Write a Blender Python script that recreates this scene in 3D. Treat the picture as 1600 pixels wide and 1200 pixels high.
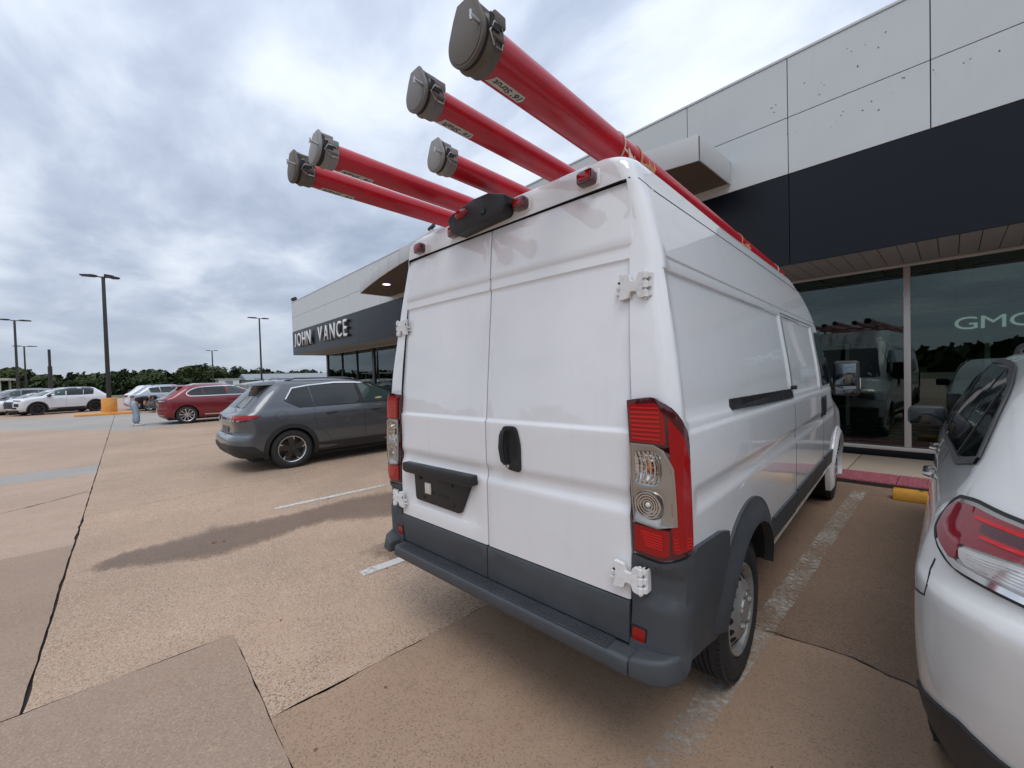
import bpy, bmesh, math, random
from mathutils import Vector, Matrix
import numpy as np

scene = bpy.context.scene
for o in list(bpy.data.objects):
    bpy.data.objects.remove(o)

# ------------------------------------------------------------------ camera
CAM_F, CAM_YAW, CAM_PITCH, CAM_ROLL, CAM_H = 645.33, math.radians(46.8), -0.0212, -0.0278, 1.639
cam_data = bpy.data.cameras.new("camera")
cam = bpy.data.objects.new("camera", cam_data)
scene.collection.objects.link(cam)
cam_data.sensor_fit = 'HORIZONTAL'
cam_data.sensor_width = 36.0
cam_data.lens = 36.0 * CAM_F / 1600.0
cam_data.clip_start = 0.05
cam_data.clip_end = 3000.0
_f = Vector((-math.sin(CAM_YAW) * math.cos(CAM_PITCH), math.cos(CAM_YAW) * math.cos(CAM_PITCH), math.sin(CAM_PITCH)))
_r = Vector((math.cos(CAM_YAW), math.sin(CAM_YAW), 0))
_u = _r.cross(_f)
_c, _s = math.cos(CAM_ROLL), math.sin(CAM_ROLL)
_r2 = _c * _r + _s * _u
_u2 = -_s * _r + _c * _u
cam.matrix_world = Matrix(((_r2.x, _u2.x, -_f.x, 0), (_r2.y, _u2.y, -_f.y, 0), (_r2.z, _u2.z, -_f.z, CAM_H), (0, 0, 0, 1)))
scene.camera = cam

# ------------------------------------------------------------------ exposure
vs = scene.view_settings
scene.display_settings.display_device = 'sRGB'
vs.view_transform = 'Standard'
vs.look = 'None'
vs.exposure = 0.50
vs.gamma = 1.0
vs.use_curve_mapping = False

# ------------------------------------------------------------------ sky + sun (overcast)
SUN_ELEV, SUN_AZ = math.radians(62), math.radians(128)      # azimuth clockwise from +Y
world = bpy.data.worlds.new("World")
scene.world = world
world.use_nodes = True
nt = world.node_tree
nt.nodes.clear()
N, L = nt.nodes, nt.links
def wn(t, **kw):
    n = N.new(t)
    for k, v in kw.items():
        setattr(n, k, v)
    return n
out = wn('ShaderNodeOutputWorld')
sky = wn('ShaderNodeTexSky')
sky.sky_type = 'NISHITA'
sky.sun_disc = False
sky.sun_elevation = SUN_ELEV
sky.sun_rotation = SUN_AZ
bg_sky = wn('ShaderNodeBackground')
bg_sky.inputs['Strength'].default_value = 0.10
L.new(sky.outputs[0], bg_sky.inputs[0])
tc = wn('ShaderNodeTexCoord')
sep = wn('ShaderNodeSeparateXYZ')
L.new(tc.outputs['Generated'], sep.inputs[0])
def wm(op, a, b=None, clamp=False):
    n = wn('ShaderNodeMath', operation=op, use_clamp=clamp)
    for i, v in enumerate((a, b)):
        if v is None: continue
        if isinstance(v, (int, float)): n.inputs[i].default_value = v
        else: L.new(v, n.inputs[i])
    return n.outputs[0]
zc = wm('MAXIMUM', sep.outputs[2], 0.0)
den = wm('ADD', zc, 0.16)
comb = wn('ShaderNodeCombineXYZ')
L.new(wm('DIVIDE', sep.outputs[0], den), comb.inputs[0])
L.new(wm('DIVIDE', sep.outputs[1], den), comb.inputs[1])
def wnoise(scale, detail, rough, dist, off):
    mp = wn('ShaderNodeMapping')
    mp.inputs['Location'].default_value = off
    mp.inputs['Rotation'].default_value = (0, 0, 0.9)
    mp.inputs['Scale'].default_value = (1.0, 1.55, 1.0)
    L.new(comb.outputs[0], mp.inputs[0])
    n = wn('ShaderNodeTexNoise')
    n.inputs['Scale'].default_value = scale
    n.inputs['Detail'].default_value = detail
    n.inputs['Roughness'].default_value = rough
    n.inputs['Distortion'].default_value = dist
    L.new(mp.outputs[0], n.inputs['Vector'])
    return n.outputs[0]
n1 = wnoise(1.25, 8, 0.52, 0.35, (3.1, 1.7, 0))
n2 = wnoise(0.42, 3, 0.5, 0.2, (7.4, 2.2, 0))
n3 = wnoise(4.2, 6, 0.55, 0.3, (1.4, 5.2, 0))
nsum = wm('ADD', wm('MULTIPLY', n1, 0.62), wm('ADD', wm('MULTIPLY', n2, 0.34), wm('MULTIPLY', n3, 0.10)))
ramp = wn('ShaderNodeValToRGB')
cr = ramp.color_ramp
cr.elements[0].position = 0.39; cr.elements[0].color = (0.335, 0.395, 0.51, 1)
cr.elements[1].position = 0.70; cr.elements[1].color = (0.83, 0.875, 0.94, 1)
e = cr.elements.new(0.49); e.color = (0.465, 0.53, 0.65, 1)
e = cr.elements.new(0.585); e.color = (0.66, 0.72, 0.82, 1)
L.new(nsum, ramp.inputs[0])
# overcast brightening towards the zenith, a paler even band at the horizon
hz = wn('ShaderNodeMapRange'); hz.interpolation_type = 'SMOOTHSTEP'
L.new(zc, hz.inputs[0])
hz.inputs[1].default_value = 0.0; hz.inputs[2].default_value = 0.22
hz.inputs[3].default_value = 0.75; hz.inputs[4].default_value = 0.0
mixh = wn('ShaderNodeMix', data_type='RGBA')
L.new(hz.outputs[0], mixh.inputs[0])
L.new(ramp.outputs[0], mixh.inputs[6])
mixh.inputs[7].default_value = (0.47, 0.54, 0.66, 1)
zen = wm('ADD', 0.675, wm('MULTIPLY', zc, 0.56))
bg_cl = wn('ShaderNodeBackground')
L.new(mixh.outputs[2], bg_cl.inputs[0])
L.new(zen, bg_cl.inputs[1])
mixs = wn('ShaderNodeMixShader')
mixs.inputs[0].default_value = 0.93
L.new(bg_sky.outputs[0], mixs.inputs[1])
L.new(bg_cl.outputs[0], mixs.inputs[2])
L.new(mixs.outputs[0], out.inputs[0])

sun_d = bpy.data.lights.new("sun", 'SUN')
sun_d.energy = 0.80
sun_d.angle = math.radians(30)
sun_d.color = (1.0, 0.96, 0.91)
sun = bpy.data.objects.new("sun", sun_d)
scene.collection.objects.link(sun)
_d = Vector((math.sin(SUN_AZ) * math.cos(SUN_ELEV), math.cos(SUN_AZ) * math.cos(SUN_ELEV), math.sin(SUN_ELEV)))
sun.rotation_euler = _d.to_track_quat('Z', 'Y').to_euler()
sun.location = _d * 50
scene.cycles.max_bounces = 8
scene.cycles.transparent_max_bounces = 12
scene.cycles.caustics_reflective = False
scene.cycles.caustics_refractive = False

# ------------------------------------------------------------------ object helpers
COL = scene.collection
rng = random.Random(11)
def thing(name, label, cat, loc=(0, 0, 0), rotz=0.0, group=None):
    o = bpy.data.objects.new(name, None)
    o.empty_display_size = 0.2
    COL.objects.link(o)
    o.location = loc
    o.rotation_euler = (0, 0, rotz)
    o['label'] = label
    o['category'] = cat
    if group: o['group'] = group
    return o
def tag(o, label=None, cat=None, group=None, kind=None):
    for k, v in (('label', label), ('category', cat), ('group', group), ('kind', kind)):
        if v: o[k] = v
    return o
def link(name, me, parent=None, mat=None, loc=None, rot=None):
    o = bpy.data.objects.new(name, me)
    COL.objects.link(o)
    if mat is not None:
        for m in (mat if isinstance(mat, (list, tuple)) else [mat]):
            if len(me.materials) < 10 and m.name not in [x.name for x in me.materials if x]: me.materials.append(m)
    if parent: o.parent = parent
    if loc: o.location = loc
    if rot: o.rotation_euler = rot
    return o
def copy_tree(o, parent=None):
    c = o.copy()
    COL.objects.link(c)
    c.parent = parent
    for ch in list(o.children):
        copy_tree(ch, c)
    return c

class B:
    """collects simple solids into one mesh"""
    def __init__(s):
        s.v, s.f, s.mi = [], [], []
    def add(s, v, f, mi=0):
        n = len(s.v)
        s.v.extend([tuple(p) for p in v])
        s.f.extend([tuple(n + i for i in q) for q in f])
        s.mi.extend([mi] * len(f))
        return s
    def box(s, c, d, mi=0, rz=0.0, M=None):
        hx, hy, hz = d[0] / 2, d[1] / 2, d[2] / 2
        P = [Vector((x, y, z)) for z in (-hz, hz) for y in (-hy, hy) for x in (-hx, hx)]
        R = M if M is not None else Matrix.Rotation(rz, 3, 'Z')
        P = [R @ p + Vector(c) for p in P]
        return s.add(P, [(0, 2, 3, 1), (4, 5, 7, 6), (0, 1, 5, 4), (2, 6, 7, 3), (0, 4, 6, 2), (1, 3, 7, 5)], mi)
    def b2(s, x0, x1, y0, y1, z0, z1, mi=0):
        return s.box(((x0 + x1) / 2, (y0 + y1) / 2, (z0 + z1) / 2), (abs(x1 - x0), abs(y1 - y0), abs(z1 - z0)), mi)
    def tube(s, pts, r, n=10, mi=0, caps=True):
        pts = [Vector(p) for p in pts]
        rs = r if isinstance(r, (list, tuple)) else [r] * len(pts)
        rings = []
        t0 = (pts[1] - pts[0]).normalized()
        up = Vector((0, 0, 1)) if abs(t0.z) < 0.9 else Vector((1, 0, 0))
        a = t0.cross(up).normalized()
        for i, p in enumerate(pts):
            if i == 0: t = t0
            elif i == len(pts) - 1: t = (pts[i] - pts[i - 1]).normalized()
            else: t = ((pts[i + 1] - pts[i]).normalized() + (pts[i] - pts[i - 1]).normalized()).normalized()
            a = (a - t * a.dot(t)).normalized()
            b = t.cross(a)
            rings.append([p + (a * math.cos(2 * math.pi * k / n) + b * math.sin(2 * math.pi * k / n)) * rs[i] for k in range(n)])
        v = [q for rg in rings for q in rg]
        f = []
        for i in range(len(pts) - 1):
            for k in range(n):
                f.append((i * n + k, i * n + (k + 1) % n, (i + 1) * n + (k + 1) % n, (i + 1) * n + k))
        if caps:
            f.append(tuple(range(n))[::-1])
            f.append(tuple((len(pts) - 1) * n + k for k in range(n)))
        return s.add(v, f, mi)
    def cyl(s, p0, p1, r, n=16, mi=0, r1=None):
        return s.tube([p0, p1], [r, r if r1 is None else r1], n, mi)
    def lathe(s, prof, n=32, axis='x', c=(0, 0, 0), mi=0, closed=False):
        """prof: list of (axial, radius)"""
        v, f = [], []
        for (a, r) in prof:
            for k in range(n):
                t = 2 * math.pi * k / n
                if axis == 'x': p = (a, r * math.cos(t), r * math.sin(t))
                elif axis == 'y': p = (r * math.cos(t), a, r * math.sin(t))
                else: p = (r * math.cos(t), r * math.sin(t), a)
                v.append((p[0] + c[0], p[1] + c[1], p[2] + c[2]))
        m = len(prof)
        for i in range(m if closed else m - 1):
            j = (i + 1) % m
            for k in range(n):
                f.append((i * n + k, i * n + (k + 1) % n, j * n + (k + 1) % n, j * n + k))
        return s.add(v, f, mi)
    def prism(s, poly, h0, h1, axis='y', mi=0):
        """extrudes a polygon; axis 'y': poly is (x,z); 'x': (y,z); 'z': (x,y)"""
        def P(a, b, h):
            return {'y': (a, h, b), 'x': (h, a, b), 'z': (a, b, h)}[axis]
        n = len(poly)
        v = [P(a, b, h0) for a, b in poly] + [P(a, b, h1) for a, b in poly]
        f = [tuple(range(n))[::-1], tuple(range(n, 2 * n))]
        f += [(i, (i + 1) % n, n + (i + 1) % n, n + i) for i in range(n)]
        return s.add(v, f, mi)
    def sphere(s, c, r, nu=12, nv=8, mi=0):
        if not isinstance(r, (list, tuple)): r = (r, r, r)
        v, f = [], []
        for j in range(nv + 1):
            t = math.pi * j / nv
            for i in range(nu):
                p = 2 * math.pi * i / nu
                v.append((c[0] + r[0] * math.sin(t) * math.cos(p), c[1] + r[1] * math.sin(t) * math.sin(p), c[2] + r[2] * math.cos(t)))
        for j in range(nv):
            for i in range(nu):
                f.append((j * nu + i, (j + 1) * nu + i, (j + 1) * nu + (i + 1) % nu, j * nu + (i + 1) % nu))
        return s.add(v, f, mi)
    def mesh(s, name, smooth=None, bevel=0.0, seg=2):
        me = bpy.data.meshes.new(name)
        me.from_pydata(s.v, [], s.f)
        me.polygons.foreach_set('material_index', s.mi)
        bm = bmesh.new(); bm.from_mesh(me)
        bmesh.ops.remove_doubles(bm, verts=bm.verts, dist=1e-6)
        bmesh.ops.recalc_face_normals(bm, faces=bm.faces)
        if bevel > 0:
            es = [e for e in bm.edges if len(e.link_faces) == 2 and e.calc_face_angle(0) > 0.5]
            bmesh.ops.bevel(bm, geom=es, offset=bevel, segments=seg, profile=0.5, affect='EDGES', clamp_overlap=True)
        bm.to_mesh(me); bm.free()
        if smooth is not None:
            me.polygons.foreach_set('use_smooth', [True] * len(me.polygons))
            me.set_sharp_from_angle(angle=math.radians(smooth))
        me.update()
        return me
    def obj(s, name, mat, parent=None, smooth=35, bevel=0.0, seg=2, loc=None, rot=None):
        return link(name, s.mesh(name, smooth, bevel, seg), parent, mat, loc, rot)

def text_mesh(txt, size=1.0, sx=1.0, extrude=0.0, shear=0.0, offset=0.0):
    cu = bpy.data.curves.new('text_tmp', 'FONT')
    cu.body = txt; cu.size = size; cu.extrude = extrude; cu.shear = shear; cu.offset = offset
    cu.align_x = 'LEFT'
    cu.resolution_u = 4
    ob = bpy.data.objects.new('text_tmp', cu)
    COL.objects.link(ob)
    dg = bpy.context.evaluated_depsgraph_get()
    me = bpy.data.meshes.new_from_object(ob.evaluated_get(dg))
    bpy.data.objects.remove(ob); bpy.data.curves.remove(cu)
    for v in me.vertices: v.co.x *= sx
    return me

# ------------------------------------------------------------------ material helpers
def mat(name, col, rough=0.5, metal=0.0, coat=0.0, spec=0.5, emis=None, bump=0.0, bscale=200.0, var=0.0, vscale=3.0, coat_r=0.03, dirt=None):
    m = bpy.data.materials.new(name)
    m.use_nodes = True
    nt = m.node_tree
    p = nt.nodes['Principled BSDF']
    p.inputs['Base Color'].default_value = (*col, 1)
    p.inputs['Roughness'].default_value = rough
    p.inputs['Metallic'].default_value = metal
    p.inputs['Specular IOR Level'].default_value = spec
    p.inputs['Coat Weight'].default_value = coat
    p.inputs['Coat Roughness'].default_value = coat_r
    if emis:
        p.inputs['Emission Color'].default_value = (*emis[0], 1)
        p.inputs['Emission Strength'].default_value = emis[1]
    tcn = nt.nodes.new('ShaderNodeTexCoord')
    src = tcn.outputs['Object']
    if var > 0:
        n = nt.nodes.new('ShaderNodeTexNoise')
        n.inputs['Scale'].default_value = vscale; n.inputs['Detail'].default_value = 6; n.inputs['Roughness'].default_value = 0.6
        nt.links.new(src, n.inputs['Vector'])
        mr = nt.nodes.new('ShaderNodeMapRange')
        mr.inputs[1].default_value = 0.3; mr.inputs[2].default_value = 0.7
        mr.inputs[3].default_value = 1 - var; mr.inputs[4].default_value = 1 + var
        nt.links.new(n.outputs[0], mr.inputs[0])
        mx = nt.nodes.new('ShaderNodeMix'); mx.data_type = 'RGBA'; mx.blend_type = 'MULTIPLY'
        mx.inputs[0].default_value = 1.0
        mx.inputs[6].default_value = (*col, 1)
        nt.links.new(mr.outputs[0], mx.inputs[7])
        last = mx.outputs[2]
        if dirt:
            # dried splash marks: sparse spots of their own shape
            n2 = nt.nodes.new('ShaderNodeTexNoise'); n2.inputs['Scale'].default_value = dirt[1]; n2.inputs['Detail'].default_value = 8; n2.inputs['Roughness'].default_value = 0.7
            nt.links.new(src, n2.inputs['Vector'])
            r2 = nt.nodes.new('ShaderNodeMapRange'); r2.inputs[1].default_value = 0.52; r2.inputs[2].default_value = 0.72
            r2.inputs[3].default_value = 0; r2.inputs[4].default_value = dirt[2]
            nt.links.new(n2.outputs[0], r2.inputs[0])
            m2 = nt.nodes.new('ShaderNodeMix'); m2.data_type = 'RGBA'
            nt.links.new(r2.outputs[0], m2.inputs[0]); nt.links.new(last, m2.inputs[6]); m2.inputs[7].default_value = (*dirt[0], 1)
            last = m2.outputs[2]
        nt.links.new(last, p.inputs['Base Color'])
        mr2 = nt.nodes.new('ShaderNodeMapRange')
        mr2.inputs[1].default_value = 0.3; mr2.inputs[2].default_value = 0.7
        mr2.inputs[3].default_value = max(0.02, rough * (1 - var)); mr2.inputs[4].default_value = min(1, rough * (1 + 2 * var))
        nt.links.new(n.outputs[0], mr2.inputs[0]); nt.links.new(mr2.outputs[0], p.inputs['Roughness'])
    if bump > 0:
        n = nt.nodes.new('ShaderNodeTexNoise')
        n.inputs['Scale'].default_value = bscale; n.inputs['Detail'].default_value = 3
        nt.links.new(src, n.inputs['Vector'])
        b = nt.nodes.new('ShaderNodeBump'); b.inputs['Strength'].default_value = bump; b.inputs['Distance'].default_value = 0.002
        nt.links.new(n.outputs[0], b.inputs['Height']); nt.links.new(b.outputs[0], p.inputs['Normal'])
    return m

def streaks(m, col, scale, amt, lo=.55, hi=.80):
    """dried run-off and rubbed marks, stretched along one axis"""
    nt = m.node_tree; p = nt.nodes['Principled BSDF']
    tcn = nt.nodes.new('ShaderNodeTexCoord'); mp = nt.nodes.new('ShaderNodeMapping'); mp.inputs['Scale'].default_value = scale
    nt.links.new(tcn.outputs['Object'], mp.inputs[0])
    n = nt.nodes.new('ShaderNodeTexNoise'); n.inputs['Scale'].default_value = 1.6; n.inputs['Detail'].default_value = 9; n.inputs['Roughness'].default_value = 0.68
    nt.links.new(mp.outputs[0], n.inputs['Vector'])
    r = nt.nodes.new('ShaderNodeMapRange')
    for i, v in enumerate((lo, hi, 0.0, amt)): r.inputs[i + 1].default_value = v
    nt.links.new(n.outputs[0], r.inputs[0])
    x = nt.nodes.new('ShaderNodeMix'); x.data_type = 'RGBA'
    src = p.inputs['Base Color'].links[0].from_socket if p.inputs['Base Color'].links else None
    nt.links.new(r.outputs[0], x.inputs[0])
    if src: nt.links.new(src, x.inputs[6])
    else: x.inputs[6].default_value = p.inputs['Base Color'].default_value
    x.inputs[7].default_value = (*col, 1)
    nt.links.new(x.outputs[2], p.inputs['Base Color'])

def glass_mat(name, tint, refl=0.06, rough=0.0):
    m = bpy.data.materials.new(name); m.use_nodes = True
    nt = m.node_tree; nt.nodes.clear()
    o = nt.nodes.new('ShaderNodeOutputMaterial')
    tr = nt.nodes.new('ShaderNodeBsdfTransparent'); tr.inputs[0].default_value = (*tint, 1)
    gl = nt.nodes.new('ShaderNodeBsdfGlossy'); gl.inputs['Roughness'].default_value = rough; gl.inputs['Color'].default_value = (0.80, 0.90, 0.88, 1)
    fr = nt.nodes.new('ShaderNodeFresnel'); fr.inputs[0].default_value = 1.55
    ad = nt.nodes.new('ShaderNodeMath'); ad.operation = 'ADD'; ad.inputs[1].default_value = refl; ad.use_clamp = True
    nt.links.new(fr.outputs[0], ad.inputs[0])
    mx = nt.nodes.new('ShaderNodeMixShader')
    nt.links.new(ad.outputs[0], mx.inputs[0]); nt.links.new(tr.outputs[0], mx.inputs[1]); nt.links.new(gl.outputs[0], mx.inputs[2])
    nt.links.new(mx.outputs[0], o.inputs[0])
    return m

def concrete(name, base, agg=0.5, stain=0.25, light=(0.62, 0.50, 0.38), dark=(0.10, 0.07, 0.055), rough=0.85, alpha_worn=None, streak=0.0, soft=False):
    """exposed-aggregate paving: broad blotches, stones of several colours, grain relief"""
    m = bpy.data.materials.new(name); m.use_nodes = True
    nt = m.node_tree; p = nt.nodes['Principled BSDF']
    p.inputs['Roughness'].default_value = rough
    p.inputs['Specular IOR Level'].default_value = 0.35
    geo = nt.nodes.new('ShaderNodeNewGeometry')
    def noise(scale, det, ro=0.55, sc=None):
        n = nt.nodes.new('ShaderNodeTexNoise')
        n.inputs['Scale'].default_value = scale; n.inputs['Detail'].default_value = det; n.inputs['Roughness'].default_value = ro
        if sc:
            mp = nt.nodes.new('ShaderNodeMapping'); mp.inputs['Scale'].default_value = sc
            nt.links.new(geo.outputs['Position'], mp.inputs[0]); nt.links.new(mp.outputs[0], n.inputs['Vector'])
        else:
            nt.links.new(geo.outputs['Position'], n.inputs['Vector'])
        return n.outputs[0]
    def rng_(src, a, b, c, d):
        r = nt.nodes.new('ShaderNodeMapRange')
        for i, v in enumerate((a, b, c, d)): r.inputs[i + 1].default_value = v
        nt.links.new(src, r.inputs[0]); return r.outputs[0]
    def mix(fac, a, b, mode='MIX'):
        x = nt.nodes.new('ShaderNodeMix'); x.data_type = 'RGBA'; x.blend_type = mode
        for sock, v in ((x.inputs[0], fac), (x.inputs[6], a), (x.inputs[7], b)):
            if isinstance(v, (int, float)): sock.default_value = v
            elif isinstance(v, tuple): sock.default_value = (*v, 1)
            else: nt.links.new(v, sock)
        return x.outputs[2]
    big = noise(0.33, 5, 0.6)
    mid = noise(1.9, 7, 0.65)
    stretch = noise(1.3, 6, 0.6, (1.9, 0.42, 1))
    fine = noise(55, 4, 0.7)
    fine2 = noise(150, 2, 0.6)
    c = mix(rng_(big, 0.35, 0.68, 0.0, 1.0), tuple(x * (1 - stain) for x in base), tuple(min(1, x * (1 + stain * 0.65)) for x in base))
    c = mix(rng_(mid, 0.42, 0.72, 0.0, stain * 1.1), c, tuple(x * 0.62 for x in base))
    c = mix(rng_(stretch, 0.50, 0.74, 0.0, 0.30 + streak), c, (base[0] * 0.80, base[1] * 0.66, base[2] * 0.54))
    c = mix(rng_(noise(4.2, 5, 0.7), 0.60, 0.74, 0.0, 0.34), c, tuple(x * 0.42 for x in base))          # oil spots and drips
    c = mix(rng_(noise(0.75, 6, 0.7), 0.30, 0.46, 0.30, 0.0), c, tuple(min(1, x * 1.30) for x in base))   # washed pale areas
    c = mix(rng_(noise(9, 5, 0.7), 0.52, 0.70, 0.0, 0.22), c, tuple(x * 0.60 for x in base))
    vo = nt.nodes.new('ShaderNodeTexVoronoi'); vo.inputs['Scale'].default_value = 135
    nt.links.new(geo.outputs['Position'], vo.inputs['Vector'])
    sp = nt.nodes.new('ShaderNodeSeparateColor'); nt.links.new(vo.outputs['Color'], sp.inputs[0])
    patch = rng_(noise(0.9, 4, 0.6), 0.36, 0.62, 0.55, 1.0)
    def mul(a, b):
        n = nt.nodes.new('ShaderNodeMath'); n.operation = 'MULTIPLY'
        for i, v in enumerate((a, b)):
            if isinstance(v, (int, float)): n.inputs[i].default_value = v
            else: nt.links.new(v, n.inputs[i])
        return n.outputs[0]
    c = mix(mul(rng_(sp.outputs[0], 0.72, 0.92, 0.0, agg), patch), c, dark)
    c = mix(mul(rng_(sp.outputs[1], 0.74, 0.95, 0.0, agg * 0.9), patch), c, light)
    c = mix(rng_(fine, 0.35, 0.65, 0.0, 0.30), c, tuple(x * 0.55 for x in base))
    c = mix(rng_(fine2, 0.35, 0.7, 0.0, 0.22), c, tuple(min(1, x * 1.35) for x in base))
    hgt = nt.nodes.new('ShaderNodeMath'); hgt.operation = 'ADD'
    nt.links.new(mul(vo.outputs['Distance'], -0.9 * agg), hgt.inputs[0]); nt.links.new(mul(fine, 0.5), hgt.inputs[1])
    bp = nt.nodes.new('ShaderNodeBump'); bp.inputs['Strength'].default_value = 0.55; bp.inputs['Distance'].default_value = 0.004
    nt.links.new(hgt.outputs[0], bp.inputs['Height']); nt.links.new(bp.outputs[0], p.inputs['Normal'])
    if alpha_worn is not None:
        # worn paint or a dried edge: the sheet is eaten away by noise
        wcol, cover, wr, edge = alpha_worn
        w = noise(26, 5, 0.75); w2 = noise(2.2, 5, 0.6)
        s = nt.nodes.new('ShaderNodeMath'); s.operation = 'ADD'
        nt.links.new(mul(w, 0.6), s.inputs[0]); nt.links.new(mul(w2, 0.4), s.inputs[1])
        al = rng_(s.outputs[0], cover - edge, cover + edge, 1.0, 0.0)
        if soft:
            at_ = nt.nodes.new('ShaderNodeAttribute'); at_.attribute_name = 'edge'
            q1 = nt.nodes.new('ShaderNodeMath'); q1.operation = 'ADD'
            nt.links.new(mul(at_.outputs['Fac'], 1.25), q1.inputs[0]); nt.links.new(rng_(s.outputs[0], 0.35, 0.65, 0.15, -0.55), q1.inputs[1])
            al = rng_(q1.outputs[0], 0.0, 0.9, 0.0, 0.72)
        c = mix(0.75 if wcol else 0.0, c, wcol or (0, 0, 0))
        nt.links.new(al, p.inputs['Alpha'])
        p.inputs['Roughness'].default_value = wr
    nt.links.new(c, p.inputs['Base Color'])
    return m

M = {}
M['conc_tan'] = concrete('tan_aggregate_concrete', (0.48, 0.338, 0.240), 0.90, 0.26)
M['conc_pink'] = concrete('pinkish_concrete', (0.47, 0.335, 0.25), 0.42, 0.16)
M['conc_grey'] = concrete('grey_brown_concrete', (0.365, 0.262, 0.192), 0.36, 0.16)
M['conc_road'] = concrete('pale_grey_concrete', (0.38, 0.355, 0.325), 0.2, 0.12)
M['conc_brown'] = concrete('brown_stained_concrete', (0.395, 0.268, 0.182), 0.50, 0.22, streak=0.2, light=(0.36, 0.28, 0.21), dark=(0.06, 0.043, 0.035))
M['conc_shaded'] = concrete('dark_brown_concrete', (0.262, 0.175, 0.120), 0.66, 0.22, streak=0.2, light=(0.36, 0.28, 0.21), dark=(0.06, 0.043, 0.035))  # browner paving, darkened further for the shade between the parked cars
M['sidewalk'] = concrete('beige_sidewalk_concrete', (0.42, 0.34, 0.26), 0.12, 0.14)
M['joint_dirt'] = mat('dark_joint_dirt', (0.055, 0.042, 0.034), 0.95, var=0.4, vscale=20)
M['line'] = concrete('worn_white_paint', (0.50, 0.46, 0.41), 0.25, 0.1, alpha_worn=((0.66, 0.64, 0.60), 0.56, 0.7, 0.06))
M['line_faded'] = concrete('faded_white_paint', (0.45, 0.40, 0.34), 0.35, 0.1, alpha_worn=((0.50, 0.455, 0.40), 0.468, 0.8, 0.09))
M['wet'] = concrete('damp_concrete', (0.25, 0.172, 0.126), 0.55, 0.2, soft=True, alpha_worn=(None, 0.66, 0.55, 0.06), light=(0.34, 0.26, 0.19))
M['tactile'] = mat('red_tactile_paver', (0.34, 0.095, 0.12), 0.75, var=0.25, vscale=9, bump=0.3, bscale=120)
M['yellow'] = mat('yellow_kerb_paint', (0.60, 0.29, 0.03), 0.6, var=0.14, vscale=7, dirt=((0.16, 0.11, 0.07), 14, 0.6))
M['orange_paint'] = mat('orange_concrete_paint', (0.72, 0.33, 0.08), 0.65, var=0.12, vscale=4)
M['panel_white'] = mat('white_fascia_panel', (0.57, 0.595, 0.60), 0.42, spec=0.4, var=0.035, vscale=0.8)
M['panel_end'] = mat('pale_canopy_panel', (0.50, 0.51, 0.51), 0.45, spec=0.4, var=0.05, vscale=1.5)
M['navy'] = mat('navy_fascia_panel', (0.0045, 0.006, 0.0105), 0.30, spec=0.26, var=0.05, vscale=0.7)
M['soffit'] = mat('taupe_soffit_plank', (0.33, 0.335, 0.335), 0.6, var=0.06, vscale=3)
M['canopy_soffit'] = mat('brown_canopy_soffit', (0.13, 0.105, 0.082), 0.6, var=0.08, vscale=2)
streaks(M['panel_white'], (0.40, 0.40, 0.39), (3, 3, .25), .14, .56, .82)
M['gap'] = mat('dark_panel_gap', (0.05, 0.05, 0.052), 0.9)
M['alu'] = mat('pale_window_frame', (0.50, 0.46, 0.43), 0.4, metal=0.35, var=0.04)
M['dark_frame'] = mat('dark_bronze_frame', (0.035, 0.032, 0.03), 0.4, metal=0.2)
M['show_glass'] = glass_mat('green_tinted_showroom_glass', (0.56, 0.66, 0.62), 0.022)
M['show_glass_left'] = glass_mat('green_showroom_glass', (0.50, 0.62, 0.58), 0.05)
M['letter_white'] = mat('white_sign_letter', (0.78, 0.78, 0.77), 0.35)
M['letter_side'] = mat('grey_letter_return', (0.34, 0.35, 0.36), 0.4)
M['lamp_on'] = mat('lit_downlight', (1, 0.8, 0.5), 0.4, emis=((1.0, 0.72, 0.36), 3.0))
M['int_floor'] = mat('showroom_floor_tile', (0.28, 0.27, 0.26), 0.25, var=0.1)
M['int_wall'] = mat('showroom_wall', (0.35, 0.36, 0.36), 0.8)
M['int_ceil'] = mat('showroom_ceiling_tile', (0.80, 0.82, 0.81), 0.9)
M['int_band'] = mat('slate_blue_sign_band', (0.13, 0.185, 0.24), 0.6)
M['int_dark'] = mat('showroom_dark_wall', (0.03, 0.032, 0.034), 0.8)
M['bark'] = mat('tree_bark', (0.06, 0.045, 0.033), 0.9)
M['pole'] = mat('dark_bronze_pole', (0.045, 0.042, 0.042), 0.5, metal=0.3, var=0.1)
M['grass'] = mat('dry_grass_field', (0.10, 0.105, 0.05), 0.95, var=0.3, vscale=0.15)
def leafmat(name, a, b):
    m = mat(name, a, 0.7, spec=0.25)
    nt = m.node_tree; p = nt.nodes['Principled BSDF']
    oi = nt.nodes.new('ShaderNodeNewGeometry')
    r = nt.nodes.new('ShaderNodeMix'); r.data_type = 'RGBA'
    r.inputs[6].default_value = (*a, 1); r.inputs[7].default_value = (*b, 1)
    nt.links.new(oi.outputs['Random Per Island'], r.inputs[0]); nt.links.new(r.outputs[2], p.inputs['Base Color'])
    return m
M['leaf_dark'] = leafmat('dark_green_leaves', (0.020, 0.034, 0.014), (0.050, 0.070, 0.028))
M['leaf_mid'] = leafmat('mid_green_leaves', (0.032, 0.050, 0.017), (0.080, 0.098, 0.035))
M['leaf_olive'] = leafmat('olive_green_leaves', (0.050, 0.062, 0.020), (0.115, 0.120, 0.042))
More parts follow.
